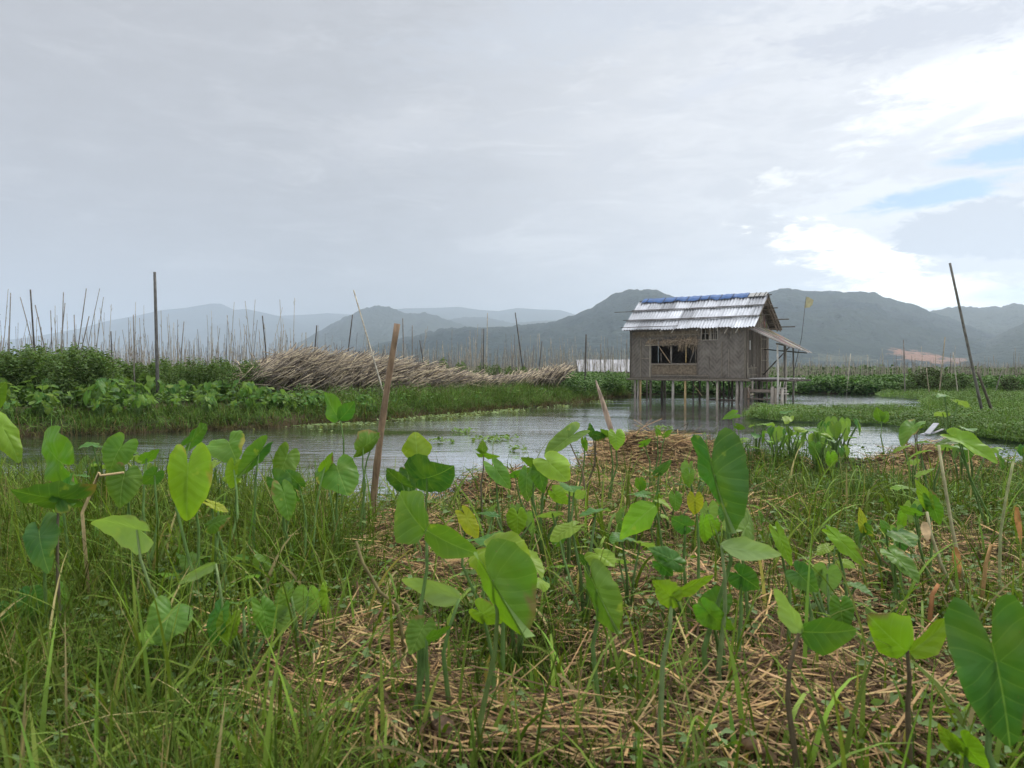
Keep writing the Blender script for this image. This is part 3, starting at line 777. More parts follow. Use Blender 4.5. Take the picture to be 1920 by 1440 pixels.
TG = 'tomato plants growing along the far left bank'
spots = []
for u in np.arange(-90, 210, 24): spots.append((u, 17.3 + rng.uniform(-.4, .6), .98))
for u in np.arange(-80, 480, 23): spots.append((u, 19.2 + rng.uniform(-.5, .5), 0.98 if u < 190 else 0.80))
for u in np.arange(-40, 500, 25): spots.append((u, 21.4 + rng.uniform(-.5, .5), 1.0 if u < 190 else 0.80))
for u in (770, 800, 830, 862): spots.append((u, 28.5 + rng.uniform(-.3, .3), 0.85))
for u in (905, 930, 955, 980): spots.append((u, 31 + rng.uniform(-.3, .3), 0.80))
ntall = 0
for i, (u, Yd, h_) in enumerate(spots):
    vi = i % 5; e_, kids = tom[vi]
    loc = ((u - 960) / F * Yd, Yd, 0.32); h_ = h_ * random.Random(i).uniform(0.88, 1.1)
    if vi not in used: o = e_; o.location = loc; o.rotation_euler.z = i * 1.3; o.scale = (h_,) * 3; used.add(vi)
    else: o = copy_tree(e_, kids, loc, i * 1.3, h_)
    if u > 740: lab = 'bright green bush showing above the heap of bamboo sticks'
    elif Yd < 18.5: lab = 'dark green tomato bush at the front of the planted rows on the left bank'
    elif u < 230: lab = 'dark green tomato bush among the tall stakes on the left bank'
    else: lab = 'low dark tomato bush near the lone thick post on the left bank'
    tag(o, lab, 'plant', TG)

# shrub on the right
def shrub(u, Yd, wd_, ht, base, lab, n=3200, name='shrub'):
    e_ = empty(name, ((u - 960) / F * Yd, Yd, 0.08)); tag(e_, lab, 'shrub')
    a = rng.uniform(0, 6.283, n); t = rng.rand(n); r_ = np.sqrt(np.clip(1 - t ** 2.2, 0, 1)) * rng.rand(n) ** 0.35
    bumpy = 1 + 0.22 * np.sin(a * 4 + t * 5) + 0.12 * np.sin(a * 9)
    Pn = np.stack([np.cos(a) * r_ * wd_ / 2 * bumpy, np.sin(a) * r_ * wd_ * 0.35 * bumpy, t * ht * (1 + .1 * np.sin(a * 3))], -1)
    V, Fq = leaf_arrays(Pn, rng.uniform(0.06, 0.13, n), 0.4, 0.2, 0.4)
    mesh_obj('leaves', V, Fq, M_farleaf, np.repeat(tint(base, n, 0.4), 4, 0), e_)
    mb = MB()
    for q in range(14):
        a = q * 0.45; mb.tube([(0, 0, 0), (0.25*wd_*math.cos(a), 0.2*wd_*math.sin(a), ht*.55), (0.42*wd_*math.cos(a), 0.3*wd_*math.sin(a), ht*rng.uniform(.75, 1.12))], [0.02, 0.012, 0.005], 5, (0.10, 0.085, 0.05))
    mb.build('branches', M_wood, e_)
shrub(1742, 36.5, 2.2, 1.05, (0.040, 0.050, 0.022), 'dark olive shrub bulging above the green bank at the right')
shrub(1800, 37, 1.5, 0.75, (0.045, 0.07, 0.028), 'smaller green shrub just right of the dark olive shrub', 1500)
shrub(1893, 36, 1.1, 0.7, (0.045, 0.055, 0.03), 'scrubby shrub around the leaning sticks at the far right', 900)

# ------------------------------------------------------------------ heap of bamboo sticks
ht_u = [450, 480, 505, 535, 600, 680, 750, 800, 840, 900, 960, 1010, 1060]
ht_t = [705, 680, 666, 655, 662, 668, 674, 684, 696, 710, 706, 696, 688]
ht_b = [722, 728, 731, 734, 740, 745, 745, 741, 736, 728, 722, 716, 714]
M_stick = M_bamboo
stick_meshes = []
for q in range(10):
    rr = random.Random(q); mb = MB()
    b_ = [(0.33, 0.28, 0.21), (0.42, 0.35, 0.25), (0.18, 0.155, 0.13), (0.50, 0.42, 0.28), (0.11, 0.09, 0.075)][q % 5]
    kx, ky = rr.uniform(-.03, .03), rr.uniform(-.03, .03)
    mb.tube([(0, 0, -0.5), (kx, ky, 0), (0, 0, 0.5)], [0.0120, 0.011, 0.008], 5, b_)
    stick_meshes.append(mb)
M_stick = mat_tint('dry_cane', 0.85, 0.08, 0.5, 6)
HG = 'loose sticks of the long bamboo heap'
protos = []
nst = 3400; cand = []
for i in range(nst):
    rr = random.Random(1000 + i)
    u = rr.uniform(452, 1060) if i % 5 else rr.uniform(452, 760)
    f = (u - 452) / 608.0
    Yd = 19.6 + 10.0 * f ** 1.1 + rr.uniform(-0.45, 0.45)
    top = np.interp(u, ht_u, ht_t); bot = np.interp(u, ht_u, ht_b)
    h = rr.random() ** 0.85
    v = bot + (top - bot) * h * 0.86
    L = rr.uniform(0.8, 1.5) * (1.0 if u < 850 else 0.85)
    ang = R(28 + 38 * (1 - h) * rr.random() + rr.gauss(0, 13) + (8 if u > 880 else 0)) if rr.random() < 0.88 else R(rr.uniform(-20, 150))
    if u > 700 and u < 920 and h > .3: ang *= 0.6
    dpt = rr.uniform(-0.25, 0.35)
    d = Vector((math.cos(ang), dpt, math.sin(ang))).normalized()
    p = P(u, v, Yd)
    if p.z - abs(d.z) * L * 0.5 < 0.2: p.z = 0.2 + abs(d.z) * L * 0.5
    topz = CAMZ + (HOR - top) / F * Yd
    if p.z + abs(d.z) * L * .5 > topz + 0.12: p.z = topz + .24 * rr.random() ** 2.5 - abs(d.z) * L * .5
    cand.append((Yd - h * 1.0, p, d, L, i))
cand.sort(key=lambda c_: c_[0] + c_[4] % 7)
rest = MB()
for j, (k_, p, d, L, i) in enumerate(cand):
    q = i % 10
    rot = d.to_track_quat('Z', 'Y')
    if j < 300:
        if len(protos) <= q or protos[q] is None:
            while len(protos) <= q: protos.append(None)
            o = stick_meshes[q].build('bamboo_stick', M_stick, None, True); protos[q] = o
        else:
            o = protos[q].copy(); COL.objects.link(o)
        o.location = p; o.rotation_mode = 'QUATERNION'; o.rotation_quaternion = rot; o.scale = (1, 1, L)
        tag(o, 'dry bamboo stick leaning in the long heap across the water', 'stick', HG)
    else:
        M4 = Matrix.Translation(p) @ rot.to_matrix().to_4x4() @ Matrix.Diagonal((1, 1, L, 1))
        sm = stick_meshes[q]
        rest.add([M4 @ Vector(v_) for v_ in sm.v], sm.f, sm.c[0])
o = rest.build('bamboo_sticks', M_stick, None, True); tag(o, kind='stuff')

# ------------------------------------------------------------------ stakes and poles
def pole(name, a, b, r0, r1, col, label=None, cat='stake', group=None, bend=0.0, mat=None, n=7, nodes=0, point=0.0):
    """a foot, b top"""
    a, b = Vector(a), Vector(b); L = (b - a).length
    mb = MB(); pts, rad = [], []
    N = max(6, nodes * 3)
    side = Vector((b.z - a.z, 0, -(b.x - a.x))).normalized()
    for i in range(N + 1):
        t = i / N
        pts.append((b - a) * t + side * bend * L * math.sin(math.pi * t) )
        r_ = r0 + (r1 - r0) * t
        if nodes and i % 3 == 0: r_ *= 1.12
        if point and t > 1 - point: r_ *= max(0.25, (1 - t) / point)
        rad.append(r_)
    mb.tube(pts, rad, n, col)
    o = mb.build(name, mat or M_bamboo, None, True); o.location = a
    tag(o, label, cat, group)
    return o
GREY = (0.19, 0.17, 0.145); TAN = (0.30, 0.25, 0.17); DARK = (0.07, 0.06, 0.05); PALE = (0.42, 0.38, 0.30)
SG = 'bamboo stakes standing in the lake gardens'
def stk(ut, vt, ub, vb, Yd, th, col, label, bend=0.0, ext=0.25, group=SG, name='bamboo_stake'):
    t = P(ut, vt, Yd); b_ = P(ub, vb, Yd)
    d = (b_ - t); b_ = b_ + d * (max(0.0, (b_.z - 0.25)) / max(-d.z, 0.1))
    b_ = b_ + d.normalized() * ext
    return pole(name, b_, t, th * Yd / F / 2 * .9, th * Yd / F / 2 * 0.65, col, label, 'stake', group, bend)
LS = [
 (57,543,65,660,18.5,4.2,DARK,'thick dark stake rising out of the bushes at the left edge'),
 (290,510,295,695,18.0,8.0,(0.10,0.095,0.085),'thick grey post standing alone, tallest on the left bank'),
 (20,549,17,645,20,2.6,GREY,'crooked grey stake nearest the left edge of the picture'),
 (38,557,52,650,20,2.4,GREY,'bowed grey stake just left of the thick dark stake',0.04),
 (66,572,78,645,19.5,2.8,GREY,'slim leaning stake just right of the thick dark stake',0.02),
 (119,548,116,650,19,2.6,GREY,'tall straight grey stake in front of a bowed one'),
 (122,568,126,650,19,2.4,GREY,'bowed stake behind the tall straight grey one',-0.05),
 (162,541,147,648,19.5,2.6,GREY,'tall stake leaning to the right, left of a paler twin'),
 (187,541,170,650,21,1.8,(0.2,0.19,0.17),'pale thin stake leaning right beside a darker twin',-0.02),
 (194,557,185,620,21,1.8,(0.2,0.19,0.17),'short pale leaning stake right of the two leaning twins'),
 (167,593,154,650,18.5,3.0,GREY,'short stout stake leaning right above the tomato bushes'),
 (139,590,141,645,19,2.6,GREY,'stubby grey stake with a knotty top over the bushes'),
 (208,621,210,668,18.6,3.0,DARK,'short black stake stump at the bush tops'),
 (250,590,252,700,18.6,2.6,GREY,'straight stake with a pale foot left of the thick grey post'),
 (95,582,97,640,20,2.2,GREY,'thin grey stake with a forked look above the bushes'),
 (345,603,340,660,22,2.4,GREY,'stake with a knobbed top right of the thick grey post'),
 (492,592,498,655,23,3.2,DARK,'dark slightly leaning stake above the left end of the heap'),
 (594,610,590,660,24,3.4,DARK,'stout dark stake rising from the left half of the heap'),
 (661,590,652,665,24,3.2,DARK,'dark stake beside the long pale leaning pole'),
 (663,544,700,672,22,4.0,PALE,'long pale pole leaning left above the bamboo heap'),
 (755,597,757,672,27,3.0,GREY,'tall straight grey stake just right of the near brown pole'),
 (773,610,773,664,28,2.6,GREY,'grey stake of middle height behind the heap'),
 (787,638,792,668,28,2.8,DARK,'short dark stake leaning left behind the heap'),
 (904,616,903,690,31,2.0,(0.2,0.18,0.15),'pale twin of a close pair of straight stakes'),
 (907,616,906,690,30,2.6,DARK,'dark twin of a close pair of straight stakes'),
 (914,587,913,650,33,2.2,PALE,'tall pale stake just behind a close pair'),
 (966,586,980,690,31,3.0,DARK,'long dark stake leaning left in the open stake field'),
 (1016,640,1011,690,31,2.8,DARK,'short dark stake leaning right near the heap end'),
 (1099,627,1097,715,31,4.4,DARK,'thick dark knotty stake at the bank left of the white shed'),
 (1126,645,1126,690,36,2.2,GREY,'thin stake standing before the white shed roof'),
 (1175,637,1175,690,38,2.0,GREY,'thin grey stake close to the hut left corner'),
 (1595,663,1590,712,38,2.4,PALE,'whitish slim stake right of the hut flag'),
 (1694,637,1697,738,36,2.6,GREY,'slim grey stake left of the dark olive shrub'),
 (1772,632,1761,738,35,3.0,TAN,'brown stake leaning right beside the dark olive shrub'),
 (1787,660,1796,739,35,2.4,PALE,'pale stake leaning left, right of the dark olive shrub'),
 (1781,493,1843,778,19.0,6.5,(0.13,0.12,0.10),'tallest pole on the right, leaning left from the floating plants'),
 (1833,697,1860,770,19.5,7.0,(0.10,0.085,0.06),'short stout pole beside the tallest right hand pole'),
 (1737,690,1742,735,34,2.4,TAN,'short brown stake in front of the dark olive shrub'),
 (1878,695,1868,730,34,2.8,GREY,'leaning stick in the scrub at the far right'),
]
for r_ in LS: stk(*r_)
# random individuals and the far mass
protoS = []
for q in range(6):
    rr = random.Random(50 + q); mb = MB(); b_ = [(0.30,0.27,0.21), (0.24,0.21,0.17), (0.36,0.32,0.25), (0.15,0.13,0.11), (0.28,0.24,0.18), (0.33,0.30,0.24)][q]
    kx = rr.uniform(-.035, .035)
    mb.tube([(0, 0, 0), (kx * .7, kx*.4, .3), (kx, 0, .6), (kx*.2, 0, 1)], [.0120, .0108, .0102, .0075], 5, b_)
    for k2 in range(2):
        z_ = rr.uniform(.55, .95); mb.tube([(kx*.5, 0, z_), (kx*.5 + rr.choice((-1, 1)) * .04, 0, z_ + .035)], [.006, .004], 4, b_)
    protoS.append(mb)
firstS = {}
def rnd_stake(i, u, Yd, H, lean, rad_, label, base=0.15):
    q = i % 6
    mb = protoS[q]
    if q not in firstS:
        firstS[q] = mb.build('bamboo_stake', M_bamboo, None, True); o = firstS[q]
    else:
        o = firstS[q].copy(); COL.objects.link(o)
    o.location = ((u - 960) / F * Yd, Yd, base); o.rotation_euler = (random.Random(i*3).uniform(-.06, .06), lean, i)
    o.scale = (rad_ / .012, rad_ / .012, H)
    tag(o, label, 'stake', SG)
cnt = 0; rr = random.Random(77)
def zone(n, u0, u1, y0, y1, h0, h1, label, rad_=0.012):
    global cnt
    for _ in range(n):
        Yd = rr.uniform(y0, y1); u = rr.uniform(u0, u1)
        if 1050 < u < 1200: Yd = max(Yd, 36.0 + rr.random())
        rnd_stake(cnt, u, Yd, rr.uniform(h0, h1) if rr.random() < .8 else h1 * 1.12, rr.gauss(0, .07), rad_ * rr.uniform(.75, 1.3), label); cnt += 1
zone(36, -30, 260, 19, 27, 1.8, 2.8, 'thin bamboo stake among the tomato bushes at the left', .0085)
zone(55, 240, 560, 21, 30, 1.7, 2.6, 'thin bamboo stake beyond the left bank, left of the bamboo heap', .0085)
zone(50, 560, 900, 27, 36, 1.5, 2.3, 'thin bamboo stake standing behind the bamboo heap', .010)
zone(60, 880, 1190, 31, 41, 1.5, 2.2, 'thin bamboo stake between the bamboo heap and the hut')
zone(45, 1450, 1920, 38, 46, 1.1, 1.9, 'thin bamboo stake beyond the green bank at the right', 0.013)
far = []
nf = 9000
rr2 = np.random.RandomState(9)
Yd = 24 + 30 * rr2.rand(nf) + np.where(rr2.rand(nf) < .6, 130 * rr2.rand(nf) ** 1.4, 0)
Uu = rr2.uniform(-260, 2200, nf)
Yd = np.where((Uu > 1190), np.maximum(Yd, 39 + 8 * rr2.rand(nf)), Yd)
Yd = np.where((Uu > 560) & (Uu < 1190), np.maximum(Yd, 30 + 8 * rr2.rand(nf)), Yd)
Yd = np.where((Uu > 1040) & (Uu < 1215), np.maximum(Yd, 37 + 8 * rr2.rand(nf)), Yd)
Xf = (Uu - 960) / F * Yd; H = rr2.uniform(1.2, 2.3, nf) * np.where(rr2.rand(nf) < .07, 1.3, 1) * np.where(Uu < 560, 1.05, .95)
H = H * np.where(Uu > 1190, 0.68, 1)
rd = 0.0065 + 0.0035 * rr2.rand(nf) + Yd * 0.00006
lx = rr2.normal(0, .09, nf) * H; ly = rr2.normal(0, .09, nf) * H
V = np.zeros((nf, 6, 3), np.float32)
for k in range(3):
    a = 2 * math.pi * k / 3 + rr2.rand(nf) * 2
    a = 2 * math.pi * k / 3
    V[:, k] = np.stack([Xf + np.cos(a) * rd, Yd + np.sin(a) * rd, np.full(nf, 0.1)], -1)
    V[:, 3 + k] = np.stack([Xf + lx + np.cos(a) * rd * .7, Yd + ly + np.sin(a) * rd * .7, 0.1 + H], -1)
i_ = np.arange(nf)[:, None] * 6
Fq = np.concatenate([i_ + np.array([[k, (k+1) % 3, 3 + (k+1) % 3, 3 + k]]) for k in range(3)], 0)
cb = np.array([(0.32,0.28,0.21),(0.25,0.22,0.17),(0.38,0.34,0.27),(0.16,0.14,0.12)])[rr2.randint(0, 4, nf)] * rr2.uniform(.8, 1.2, (nf, 1))
o = mesh_obj('bamboo_stakes', V.reshape(-1, 3), Fq, M_bamboo, np.repeat(cb, 6, 0)); tag(o, kind='stuff')

# near poles
def g2(u, v): p = G(u, v, 0.28); p.z = float(landz(p.x, p.y)) - 0.15; return p
b_ = P(690, 990, 4.75); b_.z = 0.15
pole('bamboo_pole', b_, P(745, 607, 4.75), 0.0205, 0.0165, (0.21, 0.14, 0.085), 'near brown bamboo pole rising tall in front of the channel', 'pole', None, -0.012, M_bamboo, 12, 5)
b_ = P(1172, 905, 8.3); b_.z = 0.0
pole('bamboo_pole', P(1180, 930, 8.3), P(1117, 713, 8.3), 0.029, 0.024, (0.33, 0.25, 0.18), 'short pale brown pole with a sharpened tip standing before the hut', 'pole', None, 0.008, M_bamboo, 12, 3, 0.16)

# ------------------------------------------------------------------ white roofed shed
def G0(u, Yd, z=0): return ((u - 960) / F * Yd, Yd, z)
e_ = empty('shed', G0(1138, 46)); tag(e_, 'low shed with a white metal roof behind the stakes, left of the hut', 'shed')
m, nt, b = new_mat('white_metal'); M_white = m
b.inputs['Base Color'].default_value = (0.75, 0.75, 0.76, 1); b.inputs['Roughness'].default_value = 0.5
M_metal = mat_tint('galvanised_sheet', 0.38, 0.5, 0.16, 2.5, 0.0, 0.6)
def corrugated(x0, x1, p0, p1, per=0.085, amp=0.013, step=6, thick=0.004):
    """sheet between x0..x1, from point p0 (y,z) down to p1 (y,z)"""
    n = max(2, int((x1 - x0) / per * step)); vs, fs = [], []
    dy, dz = p1[0]-p0[0], p1[1]-p0[1]; L = math.hypot(dy, dz); ny, nz = (-dz / L, dy / L) if dy > 0 else (dz / L, -dy / L)
    for k in range(n + 1):
        x_ = x0 + (x1 - x0) * k / n; h = amp * math.cos(2 * math.pi * (x_ - x0) / per)
        for (py, pz) in (p0, p1): 
            vs.append((x_, py + ny * h, pz + nz * h)); vs.append((x_, py + ny * (h - thick), pz + nz * (h - thick)))
    for k in range(n):
        a = 4 * k; b2 = a + 4
        fs += [(a, a+2, b2+2, b2), (a+1, b2+1, b2+3, a+3), (a, b2, b2+1, a+1), (a+2, a+3, b2+3, b2+2)]
    fs += [(0, 1, 3, 2), (4*n, 4*n+2, 4*n+3, 4*n+1)]
    return vs, fs
mb = MB(); xa = -1.65; k = 0
while xa < 1.4:
    xb = min(xa + .52, 1.45); g_ = (.34, .27, .38, .30)[k % 4]; zo = .012 * (k % 2)
    for (ya, za, yb, zb) in ((-.5, .98, .9, 1.66), (2.3, .98, .9, 1.66)):
        q = [(xa, ya, za + zo), (xb + .03, ya, za + zo), (xb + .03, yb, zb + zo), (xa, yb, zb + zo)]
        mb.add(q + [(x_, y_, z_ - .02) for (x_, y_, z_) in q], [(0,1,2,3), (7,6,5,4), (0,4,5,1), (1,5,6,2), (2,6,7,3), (3,7,4,0)], (g_, g_, g_ * 1.03))
    xa = xb; k += 1
mb.build('roof', M_metal, e_)
mb = MB(); mb.box((-1.5, -0.3, 0.1), (1.3, 2.1, 1.0), (0.12, 0.11, 0.09)); mb.build('wall', M_thatch, e_)

# ------------------------------------------------------------------ the stilt hut
HP = Vector((4.78, 33.0, 0)); HA = math.atan2(-3.0, 3.71)
HW, HD = 4.77, 2.15
hx = Vector((math.cos(HA), math.sin(HA), 0)); hy = Vector((-math.sin(HA), math.cos(HA), 0))
hut = empty('stilt_hut', HP, HA)
tag(hut, 'weathered bamboo hut on stilts in the water with a corrugated metal roof', 'hut')
def L_(u, v, yl=0.0):               # wall-plane coordinates (x, z) seen at (u, v), on the plane y = yl
    d = ray(u, v); o_ = Vector((0, 0, CAMZ)); t = ((HP + hy * yl) - o_).dot(hy) / d.dot(hy)
    q = o_ + d * t - HP
    return q.dot(hx), q.z
def LX(u, yl=0.0): return L_(u, 700, yl)[0]
# woven mat
m, nt, b = new_mat('woven_mat'); M_mat_w = m
v = coord(nt); vx, vy, vz = sep(nt, v)
hsel = ((vx + vy) * 1.1).fr().ss(0.46, 0.54)
p1 = ((vx + vy + vz) * 6.0).fr(); p2 = ((vx + vy - vz) * 6.0).fr()
pat = p1 * hsel + p2 * (1.0 - hsel)
st = (pat - 0.5).ab() * 2.0
n = noise(nt, v, 3.0, 6, 0.65); n2_ = noise(nt, mapping(nt, v, (9, 9, 0.8)), 2.0, 4, 0.6)
colw = mixc(nt, n.ss(0.3, 0.7), (0.090, 0.078, 0.063), (0.18, 0.160, 0.135))
colw = mixc(nt, n2_.ss(0.5, 0.75) * 0.5, colw, (0.055, 0.043, 0.032))
colw = mixc(nt, st * 0.28, colw, (0.27, 0.24, 0.20))
nt.links.new(colw.k, b.inputs['Base Color']); b.inputs['Roughness'].default_value = 0.85; b.inputs['Specular IOR Level'].default_value = 0.15
bump(nt, b, st, 0.5, 0.006)

def wall_grid(xs, zs, holes, y0, th):
    """wall in the x-z plane with rectangular openings"""
    xs = sorted(set([round(a, 4) for a in xs] + [round(h[k], 4) for h in holes for k in (0, 1)]))
    zs = sorted(set([round(a, 4) for a in zs] + [round(h[k], 4) for h in holes for k in (2, 3)]))
    nx, nz = len(xs) - 1, len(zs) - 1
    sol = [[not any(h[0] - 1e-4 <= xs[i] and xs[i+1] <= h[1] + 1e-4 and h[2] - 1e-4 <= zs[j] and zs[j+1] <= h[3] + 1e-4 for h in holes) for j in range(nz)] for i in range(nx)]
    mb = MB()
    for i in range(nx):
        for j in range(nz):
            if not sol[i][j]: continue
            a, b2, c_, d = xs[i], xs[i+1], zs[j], zs[j+1]
            mb.add([(a,y0,c_),(b2,y0,c_),(b2,y0,d),(a,y0,d)], [(0,1,2,3)])
            mb.add([(a,y0+th,c_),(b2,y0+th,c_),(b2,y0+th,d),(a,y0+th,d)], [(3,2,1,0)])
            if i == 0 or not sol[i-1][j]: mb.add([(a,y0,c_),(a,y0,d),(a,y0+th,d),(a,y0+th,c_)], [(0,1,2,3)])
            if i == nx-1 or not sol[i+1][j]: mb.add([(b2,y0,c_),(b2,y0+th,c_),(b2,y0+th,d),(b2,y0,d)], [(0,1,2,3)])
            if j == 0 or not sol[i][j-1]: mb.add([(a,y0,c_),(a,y0+th,c_),(b2,y0+th,c_),(b2,y0,c_)], [(0,1,2,3)])
            if j == nz-1 or not sol[i][j+1]: mb.add([(a,y0,d),(b2,y0,d),(b2,y0+th,d),(a,y0+th,d)], [(0,1,2,3)])
    return mb
FZ, EZ = 0.84, 2.84                 # floor, wall top
x0, z0 = L_(1221, 681); x1, z1 = L_(1307, 637)
x2, z2 = L_(1316, 637); x3, z3 = L_(1330, 616); x4, _ = L_(1334, 637); x5, _ = L_(1345, 616)
win = (x0, x1, z0, z1); w1 = (x2, x3, z2, z3); w2 = (x4, x5, z2, z3)
wall_grid([0, HW], [FZ, EZ], [win, w1, w2], 0.0, 0.03).build('wall', M_mat_w, hut)
wall_grid([0.05, HW], [FZ, EZ], [], HD - 0.03, 0.03).build('wall', M_mat_w, hut)
mb = MB()                            # left end with its gable
gz = 3.86
def endwall(xx, th):
    mb = MB(); ys = [0.035, HD / 2, HD - 0.035]
    fr = [(xx, ys[0], FZ), (xx, ys[2], FZ), (xx, ys[2], EZ - 0.05), (xx, ys[1], gz - 0.08), (xx, ys[0], EZ - 0.05)]
    bk = [(x_ + th, y_, z_) for (x_, y_, z_) in fr]
    mb.add(fr + bk, [(4,3,2,1,0), (5,6,7,8,9)] + [(i, (i+1) % 5, 5 + (i+1) % 5, 5 + i) for i in range(5)])
    return mb
endwall(0.0, 0.03).build('wall', M_mat_w, hut)
endwall(HW - 0.03, 0.03).build('wall', M_mat_w, hut)
# slats on the right end: dark gaps, uneven boards
mb = MB(); rr = random.Random(4)
y_ = 0.06
while y_ < HD - 0.08:
    wd_ = rr.uniform(0.05, 0.11)
    zt = EZ + min(y_, HD - y_) * 0.9
    sh = rr.uniform(0.10, 0.26)
    mb.box((HW + 0.004, y_, FZ - rr.uniform(0, .12)), (HW + 0.02 + rr.uniform(0, .012), y_ + wd_, zt - rr.uniform(0.05, .3)), (sh, sh * .85, sh * .68))
    y_ += wd_ + rr.uniform(0.005, 0.03)
mb.build('boards', M_wood, hut)
# door frame and lattice on the right end
mb = MB()
for (a, c_, wd_) in ((1.30, 1.30, .03), (1.85, 1.85, .03)): mb.bar((HW + .05, a, FZ), (HW + .05, c_, 2.35), wd_, .03, (.30, .26, .2))
for zz in (1.05, 1.5, 1.95, 2.3): mb.bar((HW + .055, 1.30, zz), (HW + .055, 1.85, zz), .025, .02, (.33, .29, .22))
mb.build('door_frame', M_wood, hut)
mb = MB()
for k in range(5): mb.bar((HW + .05, .12 + k * .13, FZ - .02), (HW + .05, .12 + k * .13 + rr.uniform(-.06, .06), 1.25 + rr.uniform(-.1, .2)), .022, .02, (.40, .36, .29))
for zz in (.95, 1.2): mb.bar((HW + .075, .08, zz), (HW + .075, .85, zz + .02), .022, .02, (.36, .32, .25))
mb.build('lattice', M_wood, hut)
mb = MB(); mb.box((HW + .036, .30, 1.88), (HW + .042, .37, 2.22), (.75, .74, .70)); mb.build('paper_strip', M_cloth, hut)
# corner posts, battens
mb = MB(); mb.box((-0.05, -0.045, FZ - .1), (0.0, -0.003, EZ - .1), (.10, .085, .065)); mb.box((HW - .03, -0.045, FZ - .1), (HW + .04, -0.003, EZ - .1), (.15, .13, .10))
mb.build('corner_post', M_wood, hut)
for (u, va, vb, cc_, wd_) in ((1202, 636, 706, (.20, .17, .13), .03), (1219.5, 634, 708, (.34, .30, .23), .035), (1308.5, 628, 705, (.12, .10, .08), .035),
                              (1330, 668, 690, (.13, .11, .09), .02), (1354, 640, 706, (.17, .145, .11), .025), (1367, 655, 706, (.22, .19, .15), .022), (1371, 620, 634, (.28, .25, .2), .022),
                              (1396.5, 640, 705, (.26, .23, .18), .03), (1401, 632, 700, (.10, .085, .065), .03)):
    xa, za = L_(u, va); _, zb = L_(u, vb)
    mb = MB(); mb.bar((xa, -.022, zb), (xa, -.022, za), wd_, .024, cc_, 0, (0, 1, 0)); mb.build('batten', M_wood, hut)
for (ua, ub, v_, cc_) in ((1203, 1218, 672, (.25, .21, .16)), (1222, 1307, 683, (.24, .20, .15)), (1211, 1265, 647.5, (.36, .31, .23)), (1222, 1329, 703.5, (.20, .17, .13)), (1222, 1310, 629, (.22, .19, .14))):
    xa, za = L_(ua, v_); xb, _ = L_(ub, v_)
    mb = MB(); mb.bar((xa, -.05, za), (xb, -.05, za), .024, .03, cc_); mb.build('batten', M_wood, hut)
# panel below the window, thatchy
mb = MB(); xa, za = L_(1222, 684.5); _, zb = L_(1222, 702); mb.box((xa + .01, -.016, zb), (x1 - .02, -.003, za), (.16, .128, .09)); mb.build('sill_panel', M_thatch, hut)
# window posts
for (u, va, vb, cc_, wd_, dy) in ((1257.5, 648, 682, (.25, .22, .18), .07, .0), (1285, 638, 683, (.42, .30, .13), .05, .01), (1238, 662, 682, (.30, .26, .22), .02, .02), (1303, 640, 682, (.28, .24, .19), .02, .0)):
    xa, za = L_(u, va); _, zb = L_(u, vb); mb = MB(); mb.tube([(xa, .045 + dy, zb), (xa, .045 + dy, za)], wd_ / 2, 8, cc_); mb.build('window_post', M_bamboo, hut, True)
xa, za = L_(1233, 645); xb, zb = L_(1257, 680); mb = MB(); mb.bar((xa, -.03, za), (xb, -.03, zb), .06, .012, (.36, .27, .17)); mb.build('loose_slat', M_wood, hut)
xa, za = L_(1307, 643); xb, zb = L_(1292, 682); mb = MB(); mb.bar((xa, .02, za), (xb, .02, zb), .03, .02, (.14, .12, .1)); mb.build('loose_slat', M_wood, hut)
# small windows: frames with bars
for (a, b2, zz0, zz1, bars) in ((x2, x3, z2, z3, 1), (x4, x5, z2, z3, 2)):
    mb = MB(); cc_ = (.30, .27, .22)
    mb.box((a - .03, -.03, zz0 - .03), (a, -.003, zz1 + .03), cc_); mb.box((b2, -.03, zz0 - .03), (b2 + .03, -.003, zz1 + .03), cc_)
    mb.box((a, -.03, zz0 - .03), (b2, -.003, zz0), cc_); mb.box((a, -.03, zz1), (b2, -.003, zz1 + .03), cc_)
    for k in range(bars): 
        xx = a + (b2 - a) * (k + 1) / (bars + 1); mb.box((xx - .01, -.02, zz0), (xx + .01, -.005, zz1), cc_)
    zz = zz0 + (zz1 - zz0) * .55; mb.box((a, -.018, zz - .01), (b2, -.006, zz + .01), cc_)
    mb.build('window', M_wood, hut)
# ragged thatch awning over the opening
mb = MB(); rr = random.Random(8)
for k in range(170):
    t = rr.random(); xa = x0 - .12 + (x1 - x0 + .14) * t
    uu = 1221 + 86 * t
    low = 642 if uu < 1238 else (650 if uu < 1262 else (643 if uu < 1275 else 659)); up_ = 637 if uu < 1270 else 632
    za = L_(uu, up_ + rr.uniform(-2, 4))[1]; zb = L_(uu, min(low, up_ + 5) + rr.random() ** 1.6 * (low - up_))[1]
    sw_ = rr.gauss(-.02, .06); yo = -rr.uniform(.03, .20)
    sh = rr.uniform(.7, 1.3)
    mb.bar((xa, -.03, za), (xa + sw_, yo, zb), rr.uniform(.008, .018), .004, (.27 * sh, .21 * sh, .14 * sh), 0, (0, 1, 0))
for k in range(60):
    xa = x0 + (x1 - x0) * rr.random(); za = L_(1260, 641)[1] + rr.uniform(-.10, .1)
    mb.bar((xa - .3 * rr.random(), -.09, za + rr.uniform(-.08, .08)), (xa + .25, -.10, za + rr.uniform(-.08, .1)), .012, .006, (.36, .28, .2))
mb.build('awning', M_thatch, hut)
